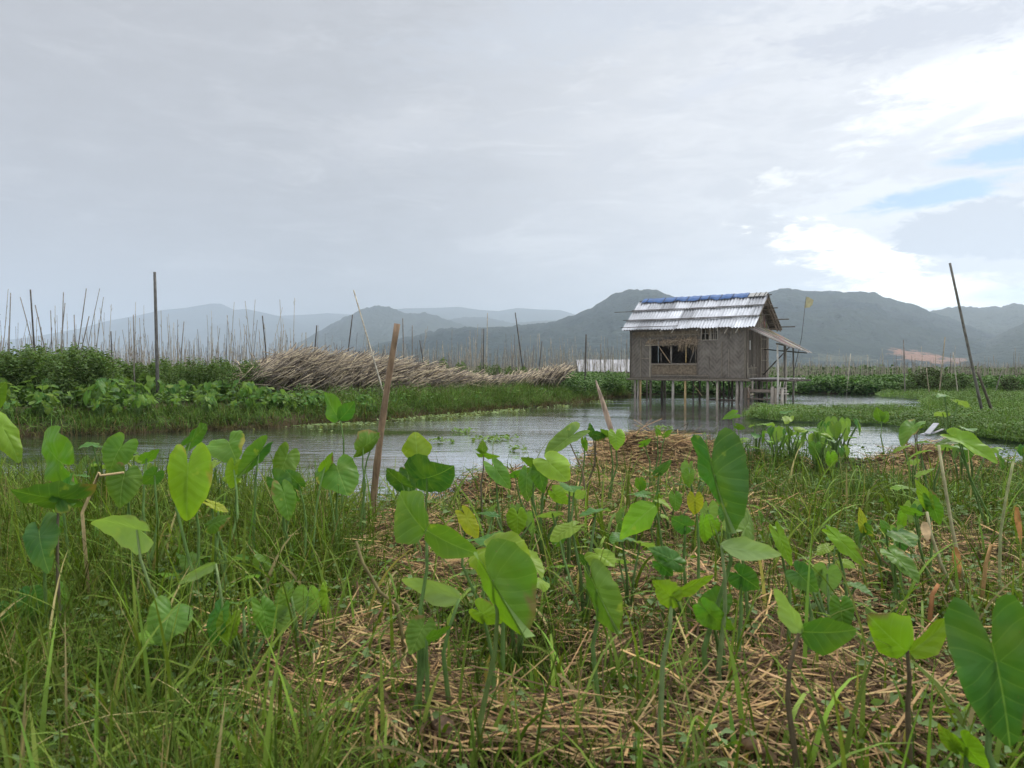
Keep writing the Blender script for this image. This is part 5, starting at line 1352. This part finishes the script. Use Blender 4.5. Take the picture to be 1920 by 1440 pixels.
# each: label, foot (u, v on the ground or None), stalk colour, leaves [(attach u, v, distance, tip u, v, tip nearer by, W, phi, fold, colour, lobe)]
GS = (.13, .22, .065); BS = (.13, .10, .06); PS = (.20, .27, .11)
T_ = [
 ('tall bright yellow green taro leaf before the channel at left, dark leaf behind', (352, 1075), GS, [(352, 884, 3.0, 348, 980, .02, .80, 12, .10, 'y', 1.15), (358, 828, 3.25, 392, 797, -.05, 1.2, 55, .0, 'd', 1.1)]),
 ('slanting mid green taro leaf right of the bright upright one', (470, 1010), GS, [(486, 850, 3.6, 447, 897, .05, .75, -20, .15, 'g', 11.2), (486.4, 850, 3.6, 447, 897, .05, .8, -60, .1, 'd', -8.8)]),
 ('small heart shaped taro leaf with two raised lobes over the channel at left', (436, 985), GS, [(430, 832, 3.9, 441, 862, .1, 1.15, 20, .2, 'g', 1.2)]),
 ('two lobed taro leaf with thin grass blades crossing it', (545, 1010), GS, [(537, 858, 3.7, 520, 900, .06, .95, -15, .2, 'g', 1.15), (520, 905, 3.6, 556, 940, .05, .7, 30, .1, 'd', 1)]),
 ('taro leaf with one long lobe, second from the left over the channel', (236, 1030), GS, [(224, 842, 3.7, 198, 884, .05, .95, 25, .1, 'g', 1.3)]),
 ('flat spread taro leaf with a ragged edge near the left border', (110, 1050), GS, [(108, 862, 3.4, 64, 822, -.12, .9, -62, .05, 'g', 1.25)]),
 ('yellow edged taro leaf cut by the left border', (-25, 1000), GS, [(4, 800, 3.0, 42, 862, .02, .6, -30, .2, 'y', 1.3), (-30, 760, 3.1, 10, 720, 0, .8, 30, .1, 'g', 1)]),
 ('wide dark taro leaf with three spread lobes below the ragged edged one', (112, 1130), (.16, .13, .09), [(110, 935, 2.7, 24, 928, .12, .8, -62, .25, 'd', 1.5), (118, 930, 2.72, 148, 892, -.1, .8, 50, .2, 'd', 1.1)]),
 ('hanging blue green taro leaf low among the grass at far left', (86, 1190), GS, [(74, 1005, 2.7, 82, 1070, .1, .75, 30, .1, 'd', 1.2)]),
 ('pale curled taro leaf arching over its thick stalk', (372, 1150), PS, [(258, 992, 2.6, 182, 968, -.05, .75, 125, -.25, 'p', .8)]),
 ('rolled pale taro leaf lying almost level in the grass', (430, 1150), PS, [(404, 1056, 2.6, 330, 1088, .05, .32, 150, -.5, 'p', .7)]),
 ('broad heart shaped taro leaf deep in the grass at lower left', (320, 1330), GS, [(318, 1152, 2.3, 300, 1205, .08, 1.1, 5, .05, 'g', 1.25)]),
 ('upright taro leaf left of the near brown pole', (640, 1010), GS, [(634, 882, 3.8, 650, 928, .08, 1.15, -10, .1, 'g', 1.15), (606, 878, 4.0, 596, 905, .05, .9, 40, 0, 'g', 1)]),
 ('tall taro plant with two raised leaf halves against the far bank', (655, 960), GS, [(637, 786, 4.6, 600, 738, -.1, .72, -35, .25, 'g', .6), (637, 787, 4.58, 668, 757, .0, .9, 35, .1, 'd', .5)]),
 ('taro leaf partly behind the near brown pole', (680, 990), GS, [(682, 838, 4.2, 716, 815, -.1, .9, 40, .05, 'g', 1), (700, 830, 4.3, 668, 862, .05, .6, -50, 0, 'g', 1)]),
 ('bright round taro leaf standing straight up against the water', (783, 985), (.30, .24, .16), [(783, 862, 4.2, 778, 806, -.03, 1.0, 6, .06, 'y', .45)]),
 ('glossy dark taro plant spreading flat right of the near brown pole', (800, 1000), GS, [(800, 896, 3.8, 852, 886, .1, 1.1, 50, .1, 'b', 1.2), (752, 905, 3.9, 722, 880, .0, 1.1, -35, .1, 'b', 1.2), (765, 890, 4.0, 775, 925, .0, .9, 0, .1, 'b', 1)]),
 ('small folded taro leaf on a curved brown stalk over bright water', (903, 960), (.17, .14, .10), [(906, 852, 4.4, 935, 860, .05, .55, 50, .1, 'g', 1.3), (905, 850, 4.4, 903, 826, 0, .9, -30, 0, 'g', .6)]),
 ('pointed taro leaf leaning right at the water edge in the centre', (950, 985), GS, [(930, 880, 4.2, 955, 914, .06, .75, -20, .1, 'g', 1.2)]),
 ('heart shaped taro leaf hanging at the water edge in the centre', (1010, 990), GS, [(988, 895, 4.2, 984, 938, .05, .75, 10, .1, 'g', 1.1), (965, 890, 4.3, 1002, 880, 0, .5, 50, 0, 'g', 1)]),
 ('cluster of light taro leaves left of the straw mound', (1012, 985), GS, [(1030, 868, 4.0, 1064, 898, .1, .95, -20, .05, 'y', 1.2), (1012, 885, 4.05, 1018, 925, .05, .85, 25, .1, 'g', 1.1), (1000, 870, 4.1, 975, 862, 0, .7, -40, 0, 'g', 1), (1040, 925, 3.9, 1064, 945, .05, .8, 20, 0, 'y', .9)]),
 ('long horizontal taro leaf reaching left from the straw mound', (1120, 905), (.2, .16, .1), [(1065, 822, 4.9, 1022, 853, .1, .60, 30, .2, 'g', 1.6)]),
 ('small dark taro leaf above the straw mound', (1098, 880), (.14, .12, .08), [(1110, 812, 5.4, 1103, 794, 0, .9, -40, .1, 'b', 1.0), (1118, 815, 5.35, 1138, 820, 0, .9, 20, .1, 'b', .9)]),
 ('bright taro leaf with a raised lobe at the foot of the sharpened pole', (1142, 880), GS, [(1155, 818, 5.3, 1158, 842, .05, 1.05, -10, .1, 'y', 1.3), (1140, 815, 5.35, 1125, 806, 0, .9, -35, .1, 'g', .8)]),
 ('tiny folded taro leaf on the left edge of the straw mound', (1085, 890), GS, [(1095, 828, 5.0, 1098, 848, 0, .6, 30, .1, 'g', 1.0)]),
 ('huge dark green taro leaf hanging vertically beside the straw mound', (1330, 1180), GS, [(1338, 890, 2.35, 1366, 1003, .03, .80, 62, .05, 'd', 11.45), (1338.5, 890, 2.35, 1366, 1003, .03, .95, 14, .05, 'd', -8.55)]),
 ('pale folded taro leaf lying level beneath the huge hanging leaf', (1352, 1215), PS, [(1352, 1024, 2.3, 1456, 1052, .0, .42, 140, -.35, 'p', .6)]),
 ('mid green taro leaf tucked behind the pale folded one', (1405, 1120), GS, [(1398, 990, 2.75, 1420, 960, -.1, .9, 20, .05, 'g', 1.1)]),
 ('narrow bright taro leaf right of the pale folded one', (1490, 1160), GS, [(1462, 1008, 2.6, 1486, 1062, .03, .45, -20, .1, 'y', 1.1)]),
 ('long narrow bright taro leaf pointing down right in the middle of the bed', (1600, 1180), GS, [(1572, 1010, 3.0, 1632, 1062, .05, .42, -40, .1, 'y', .9)]),
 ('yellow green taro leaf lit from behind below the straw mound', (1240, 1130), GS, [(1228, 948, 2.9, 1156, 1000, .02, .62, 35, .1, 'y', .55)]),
 ('small yellow taro leaf on its own slim stalk below the straw mound', (1298, 1090), GS, [(1303, 938, 3.2, 1303, 966, 0, .95, 10, .1, 'Y', 1.2)]),
 ('large arched taro leaf pair right of the foot of the near brown pole', (796, 1360), GS, [(797, 996, 2.2, 734, 932, -.12, .82, -42, .12, 'g', .45), (800, 994, 2.18, 884, 1052, .05, .66, 35, .1, 'g', .6)]),
 ('lime yellow taro leaf behind the arched pair', (905, 1130), GS, [(876, 972, 2.9, 900, 1010, .0, .65, -20, .1, 'Y', 1.1), (925, 965, 3.0, 895, 957, 0, .5, 50, 0, 'd', 1)]),
 ('rounded yellow green taro leaf rising behind the biggest one', (940, 1200), GS, [(925, 1030, 2.35, 985, 1048, .1, 1.0, -40, .1, 'y', 1.2)]),
 ('biggest taro leaf in the centre, folded along its midrib', (900, 1420), (.14, .20, .06), [(922, 1088, 1.95, 985, 1203, .04, 1.15, 52, .05, 'y', 11.05), (922.5, 1088, 1.95, 985, 1203, .04, 1.12, -12, .05, 'g', -8.95)]),  # left half coloured lighter to stand for sky light on the fold
 ('pale lime taro leaf showing its underside, left of the biggest leaf', (838, 1300), GS, [(862, 1122, 2.2, 758, 1078, -.05, .42, 150, -.2, 'p', .55)]),
 ('small lime taro leaf peeping from under the biggest leaf', (915, 1290), GS, [(905, 1150, 2.15, 940, 1172, 0, .95, 10, .05, 'y', 1.2)]),
 ('heart shaped taro leaf with pale veins right of the biggest leaf', (1120, 1360), GS, [(1118, 1105, 2.15, 1158, 1192, .05, .85, 50, .1, 'g', 11.25), (1118.5, 1105, 2.15, 1158, 1192, .05, .85, -10, .1, 'g', -8.75)]),
 ('low green taro leaf between two thick stalks at lower centre', (790, 1330), GS, [(792, 1178, 2.15, 770, 1224, .05, .9, 20, .05, 'g', 1.0), (800, 1200, 2.1, 846, 1180, 0, .5, 40, 0, 'g', .7)]),
 ('yellow green taro leaf folded level on a straight pale stalk', (1243, 1450), PS, [(1258, 1118, 1.95, 1220, 1090, -.03, 1.0, -48, .3, 'y', .9), (1262, 1114, 1.95, 1346, 1084, -.03, .42, 50, .2, 'y', .5)]),
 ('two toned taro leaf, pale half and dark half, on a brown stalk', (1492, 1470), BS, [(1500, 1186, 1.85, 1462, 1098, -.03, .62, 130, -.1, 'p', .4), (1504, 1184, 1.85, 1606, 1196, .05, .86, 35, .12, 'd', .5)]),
 ('bright yellow green taro leaf with one long lobe on a brown stalk', (1704, 1455), BS, [(1700, 1222, 1.8, 1622, 1158, -.05, 1.0, -35, .1, 'y', .6), (1706, 1222, 1.8, 1814, 1156, -.05, .42, 35, .2, 'y', .4)]),
 ('giant blue green taro leaf cut by the right border', (1890, 1560), GS, [(1868, 1240, 1.5, 1905, 1408, .02, .78, -10, .08, 'd', 1.50)]),
 ('bright young taro leaves low under the giant leaf at the right border', (1800, 1520), GS, [(1812, 1400, 1.6, 1850, 1450, 0, .7, 20, .1, 'y', 1.1), (1790, 1400, 1.6, 1758, 1362, 0, .5, -30, 0, 'y', .8)]),
 ('dark taro leaf half hidden right of the two toned leaf base', (1520, 1250), GS, [(1500, 1078, 2.5, 1532, 1108, .05, .95, 10, .1, 'd', 1.2)]),
 ('wavy light taro leaf lying above the brown litter at right', (1690, 1180), GS, [(1680, 1045, 3.0, 1722, 1086, .1, .75, -45, .1, 'g', 1.1)]),
 ('dark round taro leaf tilted level above the brown litter', (1690, 1130), GS, [(1688, 1000, 3.2, 1712, 1018, .1, 1.0, -50, .1, 'd', 1.1), (1662, 990, 3.2, 1652, 974, 0, .9, 20, .1, 'g', 1)]),
 ('pair of bright folded taro leaves rising from the right grass', (1760, 1090), GS, [(1738, 940, 3.4, 1720, 900, 0, .5, 20, .1, 'y', .9), (1748, 945, 3.4, 1766, 985, 0, .6, -30, .1, 'g', 1.2), (1716, 962, 3.3, 1686, 952, 0, .7, -50, .1, 'g', 1)]),
 ('small ragged yellowish taro leaf in the right middle of the bed', (1620, 1090), GS, [(1618, 985, 3.4, 1614, 952, 0, .5, 20, .1, 'Y', .9), (1622, 990, 3.4, 1634, 1008, 0, .9, 20, .1, 'g', .9)]),
 ('large drooping taro leaf over the bright water at right', (1862, 960), GS, [(1802, 826, 4.4, 1872, 862, .15, .62, -52, .15, 'y', 1.0), (1798, 825, 4.45, 1752, 828, 0, .55, 50, .1, 'g', .7)]),
 ('taro plant with raised lobes on a straight stalk against bright water', (1651, 868), GS, [(1652, 790, 7.6, 1643, 764, 0, .85, -25, .1, 'g', .6), (1654, 790, 7.6, 1668, 772, 0, .9, 30, .1, 'g', .6)]),
 ('slanting taro leaf on a bowed brown stalk over bright water', (1745, 878), (.16, .13, .09), [(1712, 800, 6.4, 1690, 830, .1, .8, 40, .1, 'g', 1.0), (1720, 805, 6.4, 1740, 792, 0, .3, 40, .1, 'g', .6)]),
 ('taro leaf in front of the hut reflection on a thin stalk', (1385, 870), GS, [(1372, 778, 6.4, 1354, 784, .0, .7, 40, .1, 'g', 1.6), (1384, 800, 6.3, 1398, 806, .0, .7, 20, .1, 'g', 1.0)]),
 ('small taro leaves before the hut reflection above the straw mound', (1232, 900), GS, [(1234, 812, 6.0, 1232, 802, .0, 1.0, 20, .1, 'g', 1.2), (1248, 815, 6.0, 1262, 806, .0, .6, 40, .1, 'g', 1.0), (1208, 830, 6.0, 1222, 824, .0, .7, 40, .1, 'g', 1.6)]),
 ('dark taro leaf pointing up right across the straw mound', (1222, 985), GS, [(1238, 884, 4.6, 1262, 866, 0, .55, 30, .1, 'd', 1.1), (1200, 905, 4.6, 1205, 925, 0, .9, 20, .1, 'g', 1.1)]),
 ('broad dark green taro leaves left of the pale folded leaf', (1290, 1190), GS, [(1285, 985, 2.9, 1258, 975, 0, 1.1, -40, .1, 'd', 1.1), (1262, 1050, 2.7, 1218, 1025, 0, .7, 30, .1, 'd', 1.1), (1240, 1060, 2.7, 1262, 1082, 0, .8, 10, .1, 'd', 1.1)]),
 ('dark taro leaves low beneath the pale folded leaf', (1370, 1290), GS, [(1390, 1080, 2.5, 1425, 1105, 0, 1.0, 20, .1, 'd', 1.1), (1330, 1150, 2.3, 1372, 1190, 0, .7, 30, .1, 'g', 1.1), (1345, 1130, 2.4, 1310, 1170, 0, .9, -20, .1, 'd', 1.1)]),
 ('small dark taro pair right of the straw at centre', (1095, 1130), GS, [(1098, 1055, 3.0, 1082, 1040, 0, .9, -30, .1, 'd', 1.1), (1050, 1010, 3.2, 1068, 985, 0, .6, 30, .1, 'd', 1.1)]),
 ('taro leaf in the grass behind the curled pale one', (420, 1080), GS, [(400, 982, 3.1, 432, 968, 0, .8, -40, .1, 'g', 1.1), (408, 950, 3.3, 425, 958, 0, .9, 40, .1, 'y', 1)]),
 ('round green taro leaves behind the grass between the channel and the curled pale leaf', (270, 1060), GS, [(232, 895, 3.3, 218, 950, .05, .95, 10, .1, 'g', 1.0), (275, 860, 3.5, 300, 845, 0, .8, 45, .1, 'g', 1.0), (290, 890, 3.4, 268, 912, 0, .9, -30, .1, 'd', 1.0)]),
 ('taro leaves right of the two lobed one in front of the bright water', (575, 1030), GS, [(532, 925, 3.5, 545, 975, .05, .7, -20, .1, 'g', 1.1), (610, 875, 3.8, 625, 850, 0, .8, 30, .1, 'y', 1), (558, 905, 3.6, 535, 880, 0, .7, -30, .1, 'd', 1)]),
 ('yellowing taro leaf beside the upright bright one over the channel', (410, 1020), GS, [(398, 945, 3.2, 428, 958, 0, .6, -40, .1, 'Y', 1.1), (438, 880, 3.7, 432, 918, 0, .8, 20, .1, 'y', 1.1)]),
]
for i, (lab, foot, sc_, lvs) in enumerate(T_):
    A0 = P(lvs[0][0], lvs[0][1], lvs[0][2])
    fz = float(landz(A0.x, A0.y))
    fp = P(foot[0], foot[1], A0.y); fp = Vector((fp.x, A0.y + random.Random(i).uniform(-.03, .03), fz - .03))
    e_ = empty('taro_plant', fp); tag(e_, lab, 'taro plant', TGRP)
    for j, lf in enumerate(lvs):
        au, av, Yd, tu, tv, dn_, W, phi, fold, col = lf[:10]; lobe = lf[10]
        A = P(au, av, Yd); T = P(tu, tv, Yd - dn_)
        sz = (T - A).length
        o, n_ = add_leaf(e_, fp, A, T, W, phi, fold, CG[col], lobe, .16 + .1 * random.Random(i + j).random(), .03 if sz > .1 else .04, i * 7 + j)
        f2 = fp + Vector((random.Random(i * 3 + j).uniform(-.02, .02), random.Random(i + j).uniform(-.02, .02), 0))
        if not (j > 0 and (A - P(lvs[0][0], lvs[0][1], lvs[0][2])).length < .03):
            add_stalk(e_, fp, A, n_, f2, i * 5 + j, .0068 if Yd < 2.6 else .006, sc_)

# general taro plants: a few grown once, then copied
def taro_variant(seed, nl, hgt, ls, cols, far_=False):
    rs = random.Random(seed); e_ = empty('taro_plant'); kids = []
    for j in range(nl):
        a = j * 6.283 / nl + rs.uniform(-.5, .5); h_ = hgt * rs.uniform(.6, 1.08); out = hgt * rs.uniform(.12, .40)
        A = Vector((math.cos(a) * out, math.sin(a) * out, h_))
        L = ls * rs.uniform(.65, 1.1); dr = rs.uniform(-1.5, .15)
        y_ = Vector((math.cos(a) * math.cos(dr), math.sin(a) * math.cos(dr), math.sin(dr))).normalized()
        sd_ = Vector((-math.sin(a), math.cos(a), rs.uniform(-.4, .4))).normalized(); n_ = y_.cross(sd_).normalized()
        if n_.z < 0: n_ = -n_
        x_ = y_.cross(n_).normalized(); M4 = Matrix((x_, y_, n_)).transposed().to_4x4(); M4.translation = A
        vs, fs, uv = leaf_geo(L, rs.uniform(.8, 1.1), rs.uniform(.0, .35), .2, .03, 1.1, seed * 9 + j, 3 if far_ else 5)
        vs = oriented(vs, M4); c0 = CG[rs.choice(cols)]; cc_ = tuple(k * rs.uniform(.85, 1.15) for k in c0)
        kids.append(mesh_obj('leaf', vs, fs, M_leaf, np.array([cc_] * len(vs)), e_, True, None, uv))
        mb = MB(); mb.tube([(0, 0, 0), (A.x * .35, A.y * .35, A.z * .6), tuple(A - n_ * .003)], [.009, .007, .004] if not far_ else [.012, .009, .006], 5 if far_ else 7, (.13, .21, .07))
        kids.append(mb.build('stalk', M_stalk, e_, True))
    return e_, kids
near = [taro_variant(300 + q, 3 + q % 3, .32 + .06 * (q % 4), .105, 'ggydy') for q in range(6)]
usedn = set()
def place_taro(pool, used_, q, loc, rz, s_, lab, grp):
    e_, kids = pool[q]
    if q not in used_: used_.add(q); e_.location = loc; e_.rotation_euler.z = rz; e_.scale = (s_,) * 3; o = e_
    else: o = copy_tree(e_, kids, loc, rz, s_)
    return tag(o, lab, 'taro plant', grp)
rr = random.Random(21)
def near_zone(n, u0, u1, y0, y1, s0, s1, lab):
    for _ in range(n):
        Yd = rr.uniform(y0, y1); u = rr.uniform(u0, u1); X_ = (u - 960) / F * Yd
        q = rr.randrange(len(near)); place_taro(near, usedn, q, (X_, Yd, float(landz(X_, Yd)) - .02), rr.uniform(0, 6.3), rr.uniform(s0, s1), lab, TGRP)
near_zone(20, 1385, 1600, 6.8, 8.5, .75, 1.15, 'taro plant in the tall tangle at the water edge below the hut porch')
near_zone(6, 1640, 1930, 6.0, 7.6, .7, 1.1, 'taro plant in the dark grass at the right water edge')
near_zone(8, 20, 700, 4.2, 5.6, .65, .95, 'taro plant half sunk in grass along the near edge of the channel at left')
near_zone(9, -40, 660, 2.4, 4.0, .6, .9, 'low taro plant hidden among the grass at left')
near_zone(9, 940, 1350, 2.4, 4.8, .55, .9, 'low taro plant growing through straw in the middle of the bed')
near_zone(11, 1300, 1900, 2.3, 5.0, .55, .95, 'low taro plant growing among litter at the right of the bed')
CG.update({'g': (.070, .155, .028), 'd': (.045, .11, .028), 'y': (.115, .20, .03)})
farp = [taro_variant(500 + q, 6 + q % 3, .50, .165, 'gddgy', True) for q in range(7)]
usedf = set(); k_ = 0; rr = random.Random(31)
for it in range(4000):
    if k_ >= 215: break
    u = rr.uniform(-60, 1110); f = np.interp(u, [-100, 0, 200, 400, 640, 850, 1110], [827, 821, 815, 806, 794, 777, 752])
    e0 = G(u, f, 0); back = rr.uniform(.5, 3.6 if u < 480 else 1.2)
    if u > 700 and rr.random() < .8: continue
    Yd = e0.y + back; X_ = (u - 960) / F * Yd
    zz = float(leftz(np.array([X_]), np.array([Yd]))[0])
    s_ = rr.uniform(.65, 1.15) * (1.05 if u < 300 else (.9 if u < 620 else .62)) * (1 if back > 1 else .75)
    lab = 'large leaved taro plant on the left bank in front of the tomato bushes' if u < 300 else ('taro plant on the left bank below the bamboo heap' if u > 470 else 'taro plant on the left bank around the thick grey post')
    place_taro(farp, usedf, rr.randrange(7), (X_, Yd, zz - .02), rr.uniform(0, 6.3), s_, lab, 'taro plants crowding the far left bank'); k_ += 1

# dry bent stalks
def cane(name, pts, Y0, r_, col, lab, leafs=()):
    P0 = [P(u, v, Y0 + dy) for (u, v, dy) in pts]; base = P0[-1].copy(); base.z = float(landz(base.x, base.y)) - .02
    e_ = empty(name, base); tag(e_, lab, 'dry stalk', 'dead bent stalks standing in the garden bed')
    mb = MB(); mb.tube([p - base for p in P0[:-1]] + [Vector((0, 0, 0))], [r_ * (.8 + .5 * i / len(P0)) for i in range(len(P0))], 7, col); mb.build('stem', M_straw, e_, True)
    for (u, v, ub, vb, w_, cc_) in leafs:
        a, b2 = P(u, v, Y0) - base, P(ub, vb, Y0 - .03) - base; mb = MB()
        n = 6; vs = []
        for i in range(n + 1):
            t = i / n; p = a.lerp(b2, t); wv = w_ * math.sin(math.pi * min(1, t * .9 + .1)) * .5
            vs += [p + Vector((-wv, .006 * math.sin(t * 6), 0)), p + Vector((wv, -.012, 0))]
        mb.add(vs, [(2*i, 2*i+1, 2*i+3, 2*i+2) for i in range(n)], cc_); mb.build('withered_leaf', M_litter, e_, True)
OR = (.45, .22, .08); DS = (.38, .35, .20)
cane('dry_stalk', [(1760, 835, 0), (1770, 900, 0), (1785, 990, 0), (1800, 1060, 0), (1822, 1115, 0)], 3.4, .007, DS, 'pale dry stalk rising highest at the right, with an orange withered leaf', [(1790, 1025, 1797, 1085, .030, OR)])
cane('dry_stalk', [(1738, 960, 0), (1745, 1000, 0), (1765, 1060, 0), (1790, 1110, 0), (1815, 1160, 0)], 3.2, .0065, DS, 'dry stalk snapped at the top with a pale tan flap', [(1733, 978, 1737, 1015, .032, (.50, .36, .2))])
cane('dry_stalk', [(1900, 865, 0), (1885, 940, 0), (1876, 1000, 0), (1874, 1080, 0), (1878, 1150, 0)], 3.3, .006, (.30, .32, .15), 'greenish dry stalk near the right border', [(1905, 950, 1912, 1020, .018, OR)])
cane('dry_stalk', [(1868, 1024, 0), (1858, 1022, 0), (1848, 1060, 0), (1836, 1110, 0)], 3.1, .007, (.45, .27, .12), 'orange dry stalk bent over at its top')
cane('dry_stalk', [(1760, 1095, 0), (1748, 1115, 0), (1738, 1170, 0)], 2.9, .008, (.42, .20, .09), 'short reddish dry stalk in the brown litter')
cane('dry_stalk', [(232, 886, 0), (188, 892, 0), (186, 886, 0), (172, 920, 0), (154, 962, 0), (170, 1002, 0)], 3.1, .0055, (.50, .38, .20), 'straw coloured stalk bent in a sharp hook at left')
cane('dry_stalk', [(668, 1015, 0), (680, 1055, 0), (712, 1110, 0), (745, 1135, 0), (770, 1160, 0)], 2.6, .0055, (.20, .17, .08), 'thin dry stalk arching down right of centre left')
# dry curled leaves, larger, on the ground
def curl(u, v, Yd, L, wd_, rz, col, lab):
    p = P(u, v, Yd); p.z = float(landz(p.x, p.y)) + .03; e_ = None
    mb = MB(); n, m_ = 10, 5; vs = []
    for i in range(n + 1):
        t = i / n; ww = wd_ * math.sin(math.pi * (t * .86 + .07)) ** .8
        for j in range(m_ + 1):
            s_ = j / m_ - .5; th_ = s_ * 3.4
            vs.append(((t - .5) * L, math.sin(th_) * ww * .5, -math.cos(th_) * ww * .35 + .05 * math.sin(t * 4 + 1) + .01 * math.sin(t * 21 + j)))
    mb.add(vs, [(i*(m_+1)+j, (i+1)*(m_+1)+j, (i+1)*(m_+1)+j+1, i*(m_+1)+j+1) for i in range(n) for j in range(m_)], col)
    o = mb.build('withered_leaf', M_litter, None, True); o.location = p; o.rotation_euler = (random.Random(u).uniform(-.6, .6), random.Random(v).uniform(-.5, .5), rz)
    tag(o, lab, 'dead leaf', 'large withered leaves on the garden bed')
for c_ in ((1335, 1300, 1.95, .26, .10, .8, (.12, .085, .06), 'dark brown curled dead leaf below the level pale leaf at right'),
           (1395, 1390, 1.8, .24, .09, -.5, (.10, .07, .05), 'dark crumpled dead leaf beside the brown stalk of the two toned leaf'),
           (1225, 1300, 2.0, .18, .07, 1.4, (.22, .16, .12), 'brown dead leaf hanging by the straight pale stalk'),
           (1445, 1310, 1.95, .20, .08, .2, (.30, .20, .13), 'tan rolled dead leaf in the straw at lower right'),
           (1290, 1400, 1.8, .22, .10, 2.2, (.09, .065, .05), 'blackish dead leaf near the bottom edge'),
           (960, 1250, 2.1, .22, .05, .5, (.33, .26, .18), 'pale narrow dead leaf under the biggest taro leaf'),
           (1330, 1250, 2.05, .16, .06, .1, (.26, .19, .13), 'light brown rolled leaf at the edge of the dark litter'),
           (870, 1290, 2.0, .25, .10, -.4, (.20, .14, .10), 'broad brown dead leaf behind the thick stalks at lower centre'),
           (1580, 1060, 3.0, .16, .10, .4, (.42, .38, .33), 'greyish pale dead leaf on the brown litter'),
           (660, 1070, 2.8, .22, .07, 1.5, (.20, .15, .10), 'upright brown dead leaf left of the near pole foot'),
           (1680, 1390, 1.75, .16, .05, 2.3, (.42, .34, .26), 'pinkish pale dead leaf in the straw near the bottom right')):
    curl(*c_)
